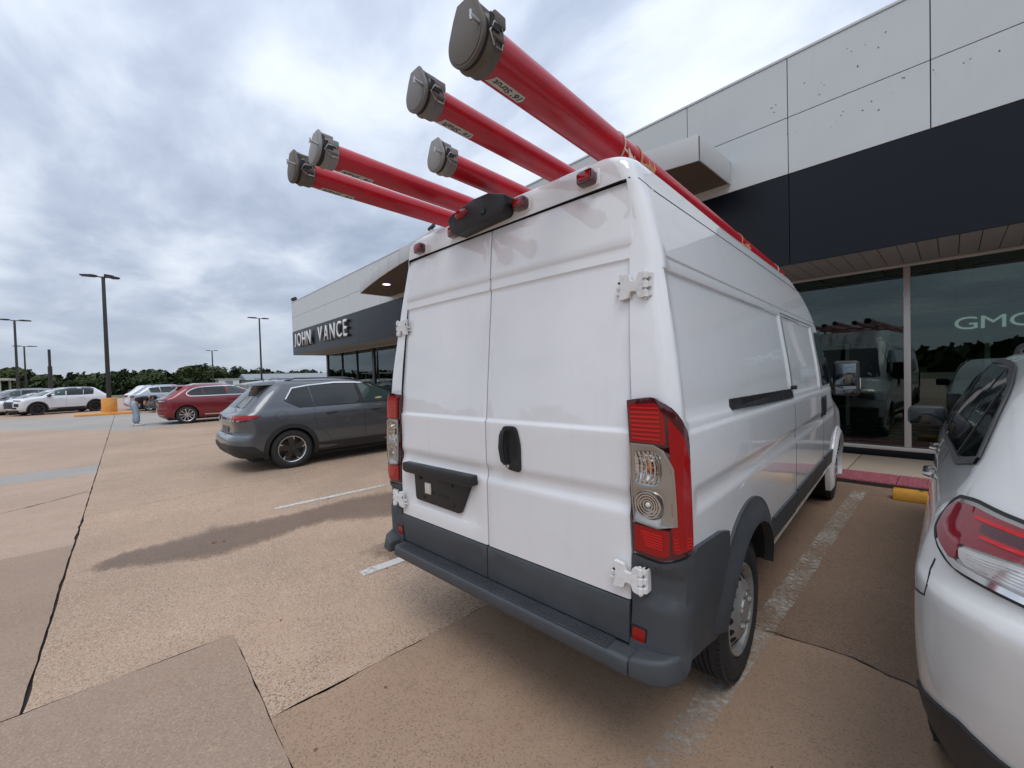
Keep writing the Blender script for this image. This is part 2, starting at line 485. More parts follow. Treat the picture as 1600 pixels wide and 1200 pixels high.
# ------------------------------------------------------------------ ground, paving, markings
GX0, GX1, GY0, GY1 = -700, 500, -600, 700
b = B(); b.add([(GX0, GY0, -0.032), (GX1, GY0, -0.032), (GX1, GY1, -0.032), (GX0, GY1, -0.032)], [(0, 1, 2, 3)])
tag(b.obj('grass_field', M['grass']), kind='structure')
b = B(); b.add([(-78, -45, -0.026), (14, -45, -0.026), (14, 9.4, -0.026), (-78, 9.4, -0.026)], [(0, 1, 2, 3)])
pave = tag(b.obj('pavement', M['joint_dirt']), kind='structure')

def rough_poly(pts, amp, step, seed, rough_edges=None):
    r = random.Random(seed); out_ = []
    n = len(pts)
    for i in range(n):
        a, c = Vector(pts[i]), Vector(pts[(i + 1) % n])
        ln = (c - a).length
        k = max(1, int(ln / step)) if ln < 60 else 1
        k = min(k, 160)
        amp_i = amp if rough_edges is None else rough_edges.get(i, amp)
        nrm = Vector((-(c - a).y, (c - a).x)).normalized() if ln > 0 else Vector((0, 0))
        acc = 0.0
        for j in range(k):
            p = a.lerp(c, j / k)
            if j > 0:
                acc = acc * 0.6 + r.uniform(-1, 1) * amp_i
                if r.random() < 0.05: acc += amp_i * 2.2
                p = p + nrm * acc
            out_.append((p.x, p.y))
    return out_
def slab(pts, m, seed, amp=0.0035, step=0.09, rough_edges=None, gap=0.009):
    c = Vector((sum(p[0] for p in pts) / len(pts), sum(p[1] for p in pts) / len(pts)))
    poly = rough_poly(pts, amp, step, seed, rough_edges)
    me = bpy.data.meshes.new('slab')
    bm = bmesh.new()
    vs_ = [bm.verts.new((x, y, 0.0)) for x, y in poly]
    bm.faces.new(vs_)
    bmesh.ops.inset_region(bm, faces=bm.faces[:], thickness=gap, depth=0.0)
    top = max(bm.faces, key=lambda f: f.calc_area())
    ring = [f for f in bm.faces if f is not top]
    outer = [v for v in bm.verts if v not in set(top.verts)]
    for v in outer: v.co.z = -0.022
    bmesh.ops.recalc_face_normals(bm, faces=bm.faces)
    if top.normal.z < 0: bmesh.ops.reverse_faces(bm, faces=bm.faces)
    bmesh.ops.triangulate(bm, faces=[top], ngon_method='BEAUTY')
    bm.to_mesh(me); bm.free()
    o = link('slab', me, pave, m)
    return o
XA, XB, YA, YC, XD = -3.22, -2.28, -0.43, 0.465, -2.28
slab([(XA, -9), (4.5, -9), (4.5, YC), (XA, YC)], M['conc_grey'], 1)
slab([(-6.3, -9), (XA, -9), (XA, YA - 0.012), (-6.27, YA - 0.012)], M['conc_grey'], 2)
slab([(-8.2, -9), (-6.3, -9), (-6.27, YA - 0.012), (-9.33, YA - 0.012), (-8.9, -0.85), (-8.58, -1.25), (-8.3, -3.2)], M['conc_pink'], 3, rough_edges={3: 0.012, 4: 0.012, 5: 0.012})
slab([(-11.22, -9), (-8.2, -9), (-8.3, -3.2), (-8.58, -1.25), (-8.9, -0.85), (-9.33, YA - 0.012), (-11.12, YA - 0.012)], M['conc_pink'], 4, rough_edges={1: 0.012, 2: 0.012, 3: 0.012})
slab([(-12.75, -9), (-11.22, -9), (-11.12, YA - 0.012), (-12.25, YA - 0.012)], M['conc_road'], 5)
slab([(-29, -9), (-12.75, -9), (-12.25, YA - 0.012), (-21.7, YA - 0.012), (-26.4, -3.7)], M['conc_pink'], 6)
slab([(-36.5, -9), (-29, -9), (-26.4, -3.7), (-21.7, YA - 0.012), (-32.6, YA - 0.012), (-34.2, -4.2)], M['conc_road'], 7)
slab([(-78, -45), (-36.5, -45), (-36.5, -9), (-34.2, -4.2), (-32.6, YA - 0.012), (-32.6, 9.3), (-78, 9.3)], M['conc_pink'], 8)
slab([(-36.5, -45), (14, -45), (14, -9), (-36.5, -9)], M['conc_pink'], 9)
slab([(4.5, -9), (14, -9), (14, 7.36), (4.5, 7.36)], M['conc_shaded'], 10)
slab([(-20.9, YA), (XA, YA), (XA, YC), (XB, YC), (XB, 7.36), (-20.4, 7.36), (-20.9, 1.6)], M['conc_tan'], 11, gap=0.008)
slab([(-32.6, YA), (-20.9, YA), (-20.9, 1.6), (-32.6, 2.6)], M['conc_road'], 12)
slab([(-32.6, 2.6), (-20.9, 1.6), (-20.4, 7.36), (-32.6, 7.36)], M['conc_pink'], 13)
slab([(XD, YC), (4.5, YC), (4.5, 2.86), (1.6, 2.80), (0.35, 2.95), (-0.1, 2.87), (-0.45, 2.93), (-0.82, 2.85), (XD, 2.9)], M['conc_brown'], 14, rough_edges={k: 0.005 for k in (2, 3, 4, 5, 6, 7)}, step=0.05, gap=0.010)
slab([(XD, 2.9), (-0.82, 2.85), (-0.45, 2.93), (-0.1, 2.87), (0.35, 2.95), (1.6, 2.80), (4.5, 2.86), (4.5, 7.36), (XD, 7.36)], M['conc_shaded'], 15, rough_edges={k: 0.005 for k in (0, 1, 2, 3, 4, 5)}, step=0.05, gap=0.010)

def strip(x0, x1, y0, y1, m, z=0.004, name='parking_line', seed=0):
    r = random.Random(seed); n = max(2, int((y1 - y0) / 0.12))
    v, f = [], []
    for i in range(n + 1):
        y = y0 + (y1 - y0) * i / n
        v += [(x0 + r.uniform(-.006, .006), y, z), (x1 + r.uniform(-.006, .006), y, z)]
        if i: k = 2 * i; f.append((k - 2, k - 1, k + 1, k))
    bb = B(); bb.add(v, f)
    return tag(bb.obj(name, m), kind='structure')
strip(-0.895, -0.755, 0.9, 6.95, M['line_faded'], seed=1)
strip(-3.47, -3.36, 1.40, 7.1, M['line'], seed=2)
strip(-6.04, -5.94, 1.36, 7.1, M['line'], seed=3)
strip(-8.66, -8.57, 1.30, 7.1, M['line_faded'], seed=4)
strip(-11.25, -11.15, 1.1, 7.1, M['line_faded'], seed=5)
for k, x in enumerate((-13.85, -16.5, -19.1)): strip(x, x + 0.1, 1.2, 7.1, M['line_faded'], seed=6 + k)

# damp run of water from under the van towards the drain joint
lo = [(-5.25, -0.41), (-5.1, -0.09), (-4.82, 0.35), (-4.71, 0.66), (-4.83, 1.03), (-4.95, 1.36), (-4.92, 1.67), (-4.55, 2.18), (-3.9, 2.8), (-3.2, 3.4)]
up = [(-5.5, -0.29), (-5.6, 0.02), (-5.66, 0.48), (-5.82, 0.66), (-5.66, 1.09), (-5.66, 1.55), (-5.74, 2.15), (-5.66, 2.7), (-5.2, 3.5), (-4.4, 4.2)]
def ragged(lo_, up_, seed, amp):
    r = random.Random(seed); v, f = [], []
    K = 10
    rows = []
    for i in range(len(lo_) - 1):
        for k in range(K):
            t = k / K
            a = Vector(lo_[i]).lerp(Vector(lo_[i + 1]), t); c = Vector(up_[i]).lerp(Vector(up_[i + 1]), t)
            d = (c - a).normalized()
            rows.append((a + d * r.uniform(-amp, amp), c + d * r.uniform(-amp, amp)))
    T_ = (-.06, .10, .30, .5, .70, .90, 1.06)
    for a, c in rows:
        for t in T_: q = a.lerp(c, t); v.append((q.x, q.y, 0.0035))
    n_ = len(T_)
    for i in range(len(rows) - 1):
        for k in range(n_ - 1): f.append((n_ * i + k, n_ * i + k + 1, n_ * i + n_ + k + 1, n_ * i + n_ + k))
    return v, f
def edge_attr(o, fade0=6, fade1=3):
    n_ = 7; R_ = len(o.data.vertices) // n_
    at_ = o.data.attributes.new('edge', 'FLOAT', 'POINT')
    for i, v_ in enumerate(o.data.vertices):
        r_, k = divmod(i, n_)
        e = (0, .55, 1, 1, 1, .55, 0)[k] * min(1, r_ / fade0) * min(1, (R_ - 1 - r_) / fade1)
        at_.data[i].value = e
b = B(); b.add(*ragged(lo, up, 4, 0.035))
ws_o = b.obj('water_stain', M['wet']); tag(ws_o, kind='structure'); edge_attr(ws_o)
# oily damp patch seeping from under the van
b = B(); b.add(*ragged([(-3.9, 1.5), (-3.35, 1.75), (-3.0, 2.1), (-2.6, 2.6)], [(-4.1, 1.7), (-3.7, 2.2), (-3.5, 2.7), (-3.3, 3.3)], 9, 0.06))
M['seep'] = concrete('seeping_damp_concrete', (0.28, 0.19, 0.135), 0.55, 0.2, soft=True, alpha_worn=(None, 0.52, 0.6, 0.12))
ws_o = b.obj('water_stain', M['seep']); tag(ws_o, kind='structure'); edge_attr(ws_o, 8, 4)
# hairline cracks in the big slab: thin dark ragged ribbons of dirt
def crack(pts, w, seed):
    r = random.Random(seed); v, f = [], []
    P = []
    for i in range(len(pts) - 1):
        a, c = Vector(pts[i]), Vector(pts[i + 1]); n = max(1, int((c - a).length / 0.07))
        for k in range(n): P.append(a.lerp(c, k / n) + Vector((r.uniform(-1, 1), r.uniform(-1, 1))) * 0.014)
    P.append(Vector(pts[-1]))
    for i, p in enumerate(P):
        d = (P[min(i + 1, len(P) - 1)] - P[max(i - 1, 0)]).normalized(); nn = Vector((-d.y, d.x))
        ww = w * r.uniform(0.3, 1.0)
        v += [(*(p + nn * ww), 0.003), (*(p - nn * ww), 0.003)]
        if i: f.append((2 * i - 2, 2 * i - 1, 2 * i + 1, 2 * i))
    bb = B(); bb.add(v, f)
    return tag(bb.obj('pavement_crack', M['joint_dirt']), kind='structure')
crack([(-7.55, -0.43), (-7.7, 0.6), (-7.9, 1.6), (-8.2, 2.6)], 0.004, 2)

crack([(-1.02, 2.90), (-0.82, 2.86), (-0.45, 2.93), (-0.1, 2.87), (0.35, 2.95), (1.6, 2.80)], 0.0065, 3)
crack([(-8.58, -1.25), (-8.9, -0.86), (-9.3, -0.47)], 0.008, 4)
crack([(-8.3, -3.2), (-8.58, -1.25)], 0.008, 5)

# fallen leaves and grit on the slabs
r = random.Random(5); bb = B()
for k in range(95):
    x, y = r.uniform(-9, 0.5), r.uniform(-0.3, 7.0)
    if -3.1 < x < -0.9 and y > 1.2: continue
    s = r.uniform(0.006, 0.016); a = r.uniform(0, 6.28); ca, sa = math.cos(a) * s, math.sin(a) * s
    bb.add([(x - ca, y - sa, 0.005), (x + sa * .4, y - ca * .4, 0.005 + s * .3), (x + ca, y + sa, 0.005), (x - sa * .4, y + ca * .4, 0.006)], [(0, 1, 2, 3)])
for (x, y, s) in ((-5.2, 0.62, 0.045), (-5.16, 0.70, 0.035), (-5.9, 2.0, .03), (-4.4, 2.35, .03), (-4.0, 2.2, .035)):
    bb.add([(x - s, y, 0.005), (x, y - s * .5, 0.012), (x + s, y, 0.005), (x, y + s * .5, 0.008)], [(0, 1, 2, 3)])
M['litter'] = mat('dry_leaf_litter', (0.20, 0.075, 0.045), 0.9)
tag(bb.obj('leaf_litter', M['litter']), kind='stuff', label='bits of dry reddish leaf scattered on the concrete slabs')

# ------------------------------------------------------------------ sidewalk
SW_Y, GLASS_Y, FAC_Y, SW_Z = 7.44, 9.6, 8.03, 0.05
sw = B().b2(-60, 14, SW_Y, GLASS_Y + 0.1, -0.03, 0.03).obj('sidewalk', M['joint_dirt']); tag(sw, kind='structure')
x = -60.0 + 0.02
while x < 13.9:
    x2 = min(x + 1.52, 14)
    if x < -30 : x2 = min(x + 6, -28.2)
    B().b2(x, x2 - 0.014, 8.075, GLASS_Y + 0.05, 0.0, SW_Z).obj('slab', M['sidewalk'], sw, bevel=0.006)
    if x < -6 or x > 4:
        B().b2(x, x2 - 0.014, SW_Y, 8.06, 0.0, SW_Z).obj('slab', M['sidewalk'], sw, bevel=0.006)
    x = x2 if abs(x2 + 28.2) > 1e-6 or x < -30 and x2 < -28.3 else -28.2
    if x2 >= 14: break
# red ribbed tactile strip along the kerb
me = None
def tactile_mesh():
    bb = B(); bb.b2(0, 0.602, 0, 0.615, -0.03, 0.0)
    for k in range(13): bb.b2(0.012 + k * 0.046, 0.036 + k * 0.046, 0.012, 0.603, 0.0005, 0.009)
    return bb.mesh('tactile_paver', 35, 0.003, 1)
tm = tactile_mesh()
k = 0
x = -6.0
while x < 4.0:
    link('tactile_paver', tm, sw, M['tactile'], loc=(x, SW_Y, SW_Z - 0.004)); x += 0.61
# yellow wheel stop
ws = thing('wheel_stop', 'yellow concrete wheel stop lying in front of the white car by the red strip', 'wheel stop', (0.45, 6.86, 0))
bb = B(); bb.prism([(-0.11, 0), (0.11, 0), (0.085, 0.085), (0.055, 0.125), (-0.055, 0.125), (-0.085, 0.085)], -0.95, 0.95, 'x')
o_ = bb.obj('block', M['yellow'], ws, bevel=0.015)
B().cyl((-0.7, 0, 0.1245), (-0.7, 0, 0.128), 0.02, 10).obj('fixing_bolt', M['joint_dirt'], ws)
B().cyl((0.7, 0, 0.1245), (0.7, 0, 0.128), 0.02, 10).obj('fixing_bolt', M['joint_dirt'], ws)

# ------------------------------------------------------------------ dealership building
bld = thing('showroom_building', 'long flat-roofed car showroom with white and navy fascia panels over green glass', 'building', (0, 0, 0))
XL, XR = -29.07, 7.0
Z_SOF, Z_NAVY, Z_MID, Z_TOP = 3.32, 4.80, 5.71, 6.66
# structure behind the panels
B().b2(XL + .03, XR, FAC_Y + 0.035, FAC_Y + 0.30, Z_SOF + 0.02, Z_TOP - 0.03).obj('fascia_backing', M['gap'], bld)
B().b2(XL + .03, XR, FAC_Y + 0.30, 24.0, Z_TOP - 0.6, Z_TOP - 0.35).obj('roof', M['gap'], bld)
B().b2(XL + .0, XL + 0.03, FAC_Y + 0.034, 20.0, Z_SOF, Z_TOP - 0.05).obj('end_fascia', M['panel_white'], bld)
B().b2(XL, XR, FAC_Y - 0.012, FAC_Y + 0.33, Z_TOP, Z_TOP + 0.045).obj('coping', M['panel_white'], bld, bevel=0.006)
xs = [-0.18 - 1.635 * k for k in range(-5, 18)]
xs = sorted([x for x in xs if XL + 0.4 < x < XR]) + [XR]
cols = [(XL, xs[0])] + list(zip(xs[:-1], xs[1:]))
pm_cache = {}
def panel_piece(name, x0, x1, z0, z1, m, y=FAC_Y, th=0.03, g=0.006, parent=bld):
    key = (round(x1 - x0, 3), round(z1 - z0, 3), m.name, th)
    if key not in pm_cache:
        me_ = B().b2(0, x1 - x0 - 2 * g, 0, th, 0, z1 - z0 - 2 * g).mesh(name, 35, 0.003, 1)
        me_.materials.append(m); pm_cache[key] = me_
    return link(name, pm_cache[key], parent, loc=(x0 + g, y, z0 + g))
for (x0, x1) in cols:
    panel_piece('fascia_panel', x0, x1, Z_NAVY, Z_MID, M['panel_white'])
    panel_piece('fascia_panel', x0, x1, Z_MID, Z_TOP, M['panel_white'])
nx = [XL, -18.84, -15.0, -11.6, -8.35, -5.08, -1.81, 1.46, 4.73, XR]
for x0, x1 in zip(nx[:-1], nx[1:]):
    panel_piece('navy_panel', x0, x1, Z_SOF, Z_NAVY - 0.004, M['navy'], y=FAC_Y - 0.004, g=0.004)
# soffit planks
x = XL + 0.04
while x < XR - 0.05:
    wdt = 0.205 if x > -7 else 0.82
    x1 = min(x + wdt, XR)
    panel_piece('soffit_plank', x, x1, 0, 0.03, M['soffit'], y=FAC_Y + 0.034, th=GLASS_Y - FAC_Y - 0.005, g=0.004).location.z = Z_SOF + 0.004
    x = x1
B().b2(XL + .04, XR, FAC_Y + .05, GLASS_Y + .02, Z_SOF + 0.03, Z_SOF + 0.05).obj('soffit_backing', M['gap'], bld)
# peck holes and scuffs in the upper panels (pixel-sized dark chips)
spots = [(-1.36, 6.03), (-1.33, 5.98), (-1.40, 5.88), (-1.05, 6.37), (-1.0, 6.30), (-0.93, 6.05), (-0.84, 6.30), (-0.62, 6.35), (-0.70, 6.18), (-2.05, 5.98), (-1.98, 6.0), (-2.02, 5.9), (-1.82, 5.45), (-1.7, 5.42),
         (-1.25, 5.30), (-1.19, 5.36), (-1.13, 5.42), (-1.1, 5.47), (-0.88, 5.38), (-0.78, 5.46), (-0.55, 5.46), (-0.45, 5.62), (-0.15, 5.56), (-0.13, 5.50), (0.12, 5.50), (0.18, 5.52), (0.42, 5.48), (-0.70, 5.3), (-1.58, 6.15)]
r = random.Random(8); bb = B()
for (x, z) in spots:
    for q in range(r.choice((1, 1, 2))):
        cx, cz = x + r.uniform(-.02, .02) * q, z + r.uniform(-.02, .02) * q
        rr = r.uniform(0.005, 0.0125)
        bb.add([(cx + rr * r.uniform(.6, 1.2) * math.cos(t), FAC_Y - 0.0025, cz + rr * r.uniform(.5, 1.0) * math.sin(t)) for t in [k * 1.0472 for k in range(6)]], [tuple(range(6))])
bb.obj('peck_hole', M['gap'], bld)['kind'] = 'stuff'

# plinth, glazing
B().b2(-27.6, XR, GLASS_Y - 0.035, GLASS_Y + 0.12, SW_Z, 0.17).obj('plinth', M['navy'], bld, bevel=0.008)
B().b2(-27.6, XR, GLASS_Y - 0.05, GLASS_Y + 0.07, 0.172, 0.235).obj('sill', M['alu'], bld, bevel=0.005)
B().b2(-27.6, XR, GLASS_Y - 0.05, GLASS_Y + 0.07, Z_SOF - 0.05, Z_SOF + 0.0).obj('head_rail', M['alu'], bld, bevel=0.005)
mull = [-27.45, -25.0, -22.85, -20.75, -18.2, -15.6, -13.0, -10.4, -7.8, -5.3, -2.95, -0.505, 1.94, 4.4, 6.9]
for i, x in enumerate(mull):
    mm = M['dark_frame'] if x < -8 else M['alu']
    wd = 0.24 if i in (0, 3) else 0.085
    B().b2(x - wd / 2, x + wd / 2, GLASS_Y - 0.055, GLASS_Y + 0.09, 0.237, Z_SOF - 0.052).obj('mullion', mm, bld, bevel=0.004)
    if i < len(mull) - 1:
        x1 = mull[i + 1]
        o = B().b2(x + wd / 2, x1 - (0.12 if i + 1 in (0, 3) else 0.0425), GLASS_Y, GLASS_Y + 0.008, 0.237, Z_SOF - 0.052).obj('window_pane', M['show_glass'] if x > -8 else M['show_glass_left'], bld, smooth=None)
# side glazing at the far left corner
for y in (12.5, 15.5, 18.5): B().b2(-27.55, -27.45, y - .06, y + .06, 0.24, Z_SOF - .05).obj('mullion', M['dark_frame'], bld)
B().b2(-27.505, -27.495, GLASS_Y + 0.1, 18.5, 0.24, Z_SOF - 0.05).obj('window_pane', M['show_glass_left'], bld, smooth=None)
# showroom interior
B().b2(-27.4, XR, GLASS_Y + .13, 22, 0.0, 0.06).obj('showroom_floor', M['int_floor'], bld)
B().b2(-27.4, XR, GLASS_Y + .13, 22, Z_SOF + 0.1, Z_SOF + 0.14).obj('showroom_ceiling', M['int_ceil'], bld)
B().b2(XR - .1, XR, GLASS_Y + .13, 22, 0.06, Z_SOF + .1).obj('side_wall', M['int_dark'], bld)
# back wall with its own row of windows to the far side of the building
for x0, x1 in ((-27.4, -24.4), (-12, XR)):
    B().b2(x0, x1, 20.0, 20.2, 0.06, Z_SOF + .1).obj('back_wall', M['int_dark'], bld)
B().b2(-24.4, -12, 20.0, 20.2, 2.5, Z_SOF + .1).obj('back_wall', M['int_wall'], bld)
B().b2(-24.4, -12, 20.0, 20.2, 0.06, 0.5).obj('back_wall', M['int_dark'], bld)
for x in (-22.0, -19.5, -17.5, -15.6, -13.7): B().b2(x - .05, x + .05, 20.0, 20.2, 0.5, 2.5).obj('mullion', M['alu'], bld)
# ceiling grid of the showroom
bb = B()
for k in range(14): bb.b2(-8.5, XR - .2, 10.4 + k * .9, 10.43 + k * .9, Z_SOF + .085, Z_SOF + .099)
for k in range(16): bb.b2(-8.5 + k * .95, -8.47 + k * .95, 10.0, 21.9, Z_SOF + .086, Z_SOF + .0985)
bb.obj('ceiling_grid', M['gap'], bld)
# interior band carrying the brand letters
sgn = thing('brand_sign', 'pale GMC letters on a slate band inside the right showroom window', 'sign', (0, 14.0, 0))
B().b2(-4.6, XR - .2, 0.0, 0.12, 2.22, 2.86).obj('sign_band', M['int_band'], sgn)
M['gmc'] = mat('pale_brand_letter_glow', (0.62, 0.66, 0.66), 0.4, emis=((0.86, 0.90, 0.90), 0.30))  # weak emission added to brighten the letters behind the tinted glass
xx = 0.05
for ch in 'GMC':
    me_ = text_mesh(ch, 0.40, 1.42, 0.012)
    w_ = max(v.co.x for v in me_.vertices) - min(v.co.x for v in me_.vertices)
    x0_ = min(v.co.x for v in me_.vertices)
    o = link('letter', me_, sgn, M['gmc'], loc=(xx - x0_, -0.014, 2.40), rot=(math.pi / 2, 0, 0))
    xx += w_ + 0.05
# posts under the band
for x in (-4.55, -1.9, 0.55, 2.3): B().b2(x - .04, x + .04, 14.02, 14.10, 0.06, 2.22).obj('post', M['alu'], bld)
B().b2(-4.6, 6.8, 14.0, 14.12, 2.862, 2.90).obj('band_trim', M['alu'], bld)

# curved entrance canopy
cp = B()
can_x = [-15.5 + 12.8 * k / 14 for k in range(15)]
def can_y(x): return 5.78 + abs((x + 9.1) / 6.4) ** 1.5 * 0.92
ZB, ZT = 4.93, 5.34
poly = [(x, can_y(x) + 0.03) for x in can_x]
top = B()
top.prism(poly + [(-2.72, FAC_Y - 0.01), (-15.48, FAC_Y - 0.01)], ZB + 0.035, ZT - 0.02, 'z')
can = top.obj('canopy', M['canopy_soffit'], bld)
for i in range(14):
    a, c = Vector((can_x[i], can_y(can_x[i]))), Vector((can_x[i + 1], can_y(can_x[i + 1])))
    d = (c - a).normalized(); n_ = Vector((-d.y, d.x)); a2, c2 = a + d * 0.009, c - d * 0.009
    B().prism([(a2.x, a2.y), (c2.x, c2.y), (c2.x + n_.x * .025, c2.y + n_.y * .025), (a2.x + n_.x * .025, a2.y + n_.y * .025)], ZB, ZT, 'z').obj('canopy_panel', M['panel_end'], can, bevel=0.003)
for xe, s in ((-15.5, -1), (-2.7, 1)):
    B().b2(xe - 0.0125, xe + 0.0125, can_y(xe) + 0.032, FAC_Y - 0.012, ZB, ZT).obj('canopy_panel', M['panel_end'], can, bevel=0.003)
for (x, y) in ((-13.6, 6.85), (-9.1, 6.4), (-4.8, 6.85)):
    B().cyl((x, y, ZB + 0.036), (x, y, ZB + 0.022), 0.13, 20).obj('downlight', M['lamp_on'], can)
B().lathe([(0, .13), (0, .16), (-.012, .16), (-.012, .13)], 20, 'z', (-13.6, 6.85, ZB + .034)).obj('downlight_ring', M['panel_end'], can)

# raised letters on the navy band
dl = thing('dealer_sign', 'raised white JOHN VANCE letters on the navy fascia at the far left end', 'sign', (0, FAC_Y - 0.004, 0))
def letters(txt, x0, x1, z0, h, parent, depth):
    ws_, mes = [], []
    for ch in txt:
        if ch == ' ': ws_.append(None); mes.append(None); continue
        me_ = text_mesh(ch, 1.0, 1.0, 0.0, offset=0.008)
        xs_ = [v.co.x for v in me_.vertices]; ys_ = [v.co.y for v in me_.vertices]
        ws_.append((min(xs_), max(xs_), min(ys_), max(ys_))); mes.append(me_)
    tot = sum((w[1] - w[0]) if w else 0.75 for w in ws_) + 0.22 * (len(txt) - 1)
    k = (x1 - x0) / tot; x = x0
    for w, me_ in zip(ws_, mes):
        if w is None: x += (0.75 + .22) * k; continue
        bm = bmesh.new(); bm.from_mesh(me_)
        sc_z = h / (w[3] - w[2])
        for v in bm.verts: v.co = Vector(((v.co.x - w[0]) * k, 0, (v.co.y - w[2]) * sc_z))
        ext = bmesh.ops.extrude_face_region(bm, geom=bm.faces[:])
        for v in [g for g in ext['geom'] if isinstance(g, bmesh.types.BMVert)]: v.co.y -= depth
        bmesh.ops.recalc_face_normals(bm, faces=bm.faces)
        me2 = bpy.data.meshes.new('letter'); bm.to_mesh(me2); bm.free()
        me2.materials.append(M['letter_side']); me2.materials.append(M['letter_white'])
        for p in me2.polygons: p.material_index = 1 if p.normal.y < -0.9 else 0
        o = link('letter', me2, parent, loc=(x, -0.06, z0))
        bpy.data.meshes.remove(me_)
        x += (w[1] - w[0] + .22) * k
letters('JOHN VANCE', -28.25, -19.95, 3.76, 0.82, dl, 0.07)

# small things on the roof edge
fl = thing('roof_floodlight', 'small dark floodlight on the far left corner of the showroom roof', 'floodlight', (-28.95, FAC_Y + .15, Z_TOP + .045))
B().b2(-.05, .05, -.05, .05, 0, .10).obj('bracket', M['dark_frame'], fl); B().box((0.1, -.05, .2), (.42, .25, .2), M=Matrix.Rotation(0.4, 3, 'X')).obj('lamp_head', M['dark_frame'], fl, bevel=.02)
fl = thing('security_camera', 'small dark camera on a bracket on top of the curved canopy edge', 'camera', (-9.1, 5.88, ZT))
B().b2(-.06, .06, -.03, .03, 0.0, .08).obj('bracket', M['alu'], fl); B().cyl((-.12, 0, .12), (.13, -.02, .15), .05, 12).obj('camera_body', M['dark_frame'], fl)
# ------------------------------------------------------------------ vehicle shells: stacked rounded contours
class Pchip:
    def __init__(s, x, y):
        s.x = np.array(x, float); s.y = np.array(y, float)
        h = np.diff(s.x); d = np.diff(s.y) / h
        n = len(s.x); m = np.zeros(n)
        for i in range(1, n - 1):
            if d[i - 1] * d[i] > 0:
                w1, w2 = 2 * h[i] + h[i - 1], h[i] + 2 * h[i - 1]
                m[i] = (w1 + w2) / (w1 / d[i - 1] + w2 / d[i])
        m[0], m[-1] = d[0], d[-1]
        s.m = m; s.h = h
    def __call__(s, t):
        t = min(max(t, s.x[0]), s.x[-1])
        i = int(min(max(np.searchsorted(s.x, t) - 1, 0), len(s.h) - 1))
        u = (t - s.x[i]) / s.h[i]; h = s.h[i]
        return float((1 + 2 * u) * (1 - u) ** 2 * s.y[i] + u * (1 - u) ** 2 * h * s.m[i] + u * u * (3 - 2 * u) * s.y[i + 1] + u * u * (u - 1) * h * s.m[i + 1])

def sstep(a, b, t):
    u = min(max((t - a) / (b - a), 0.0), 1.0)
    return u * u * (3 - 2 * u)

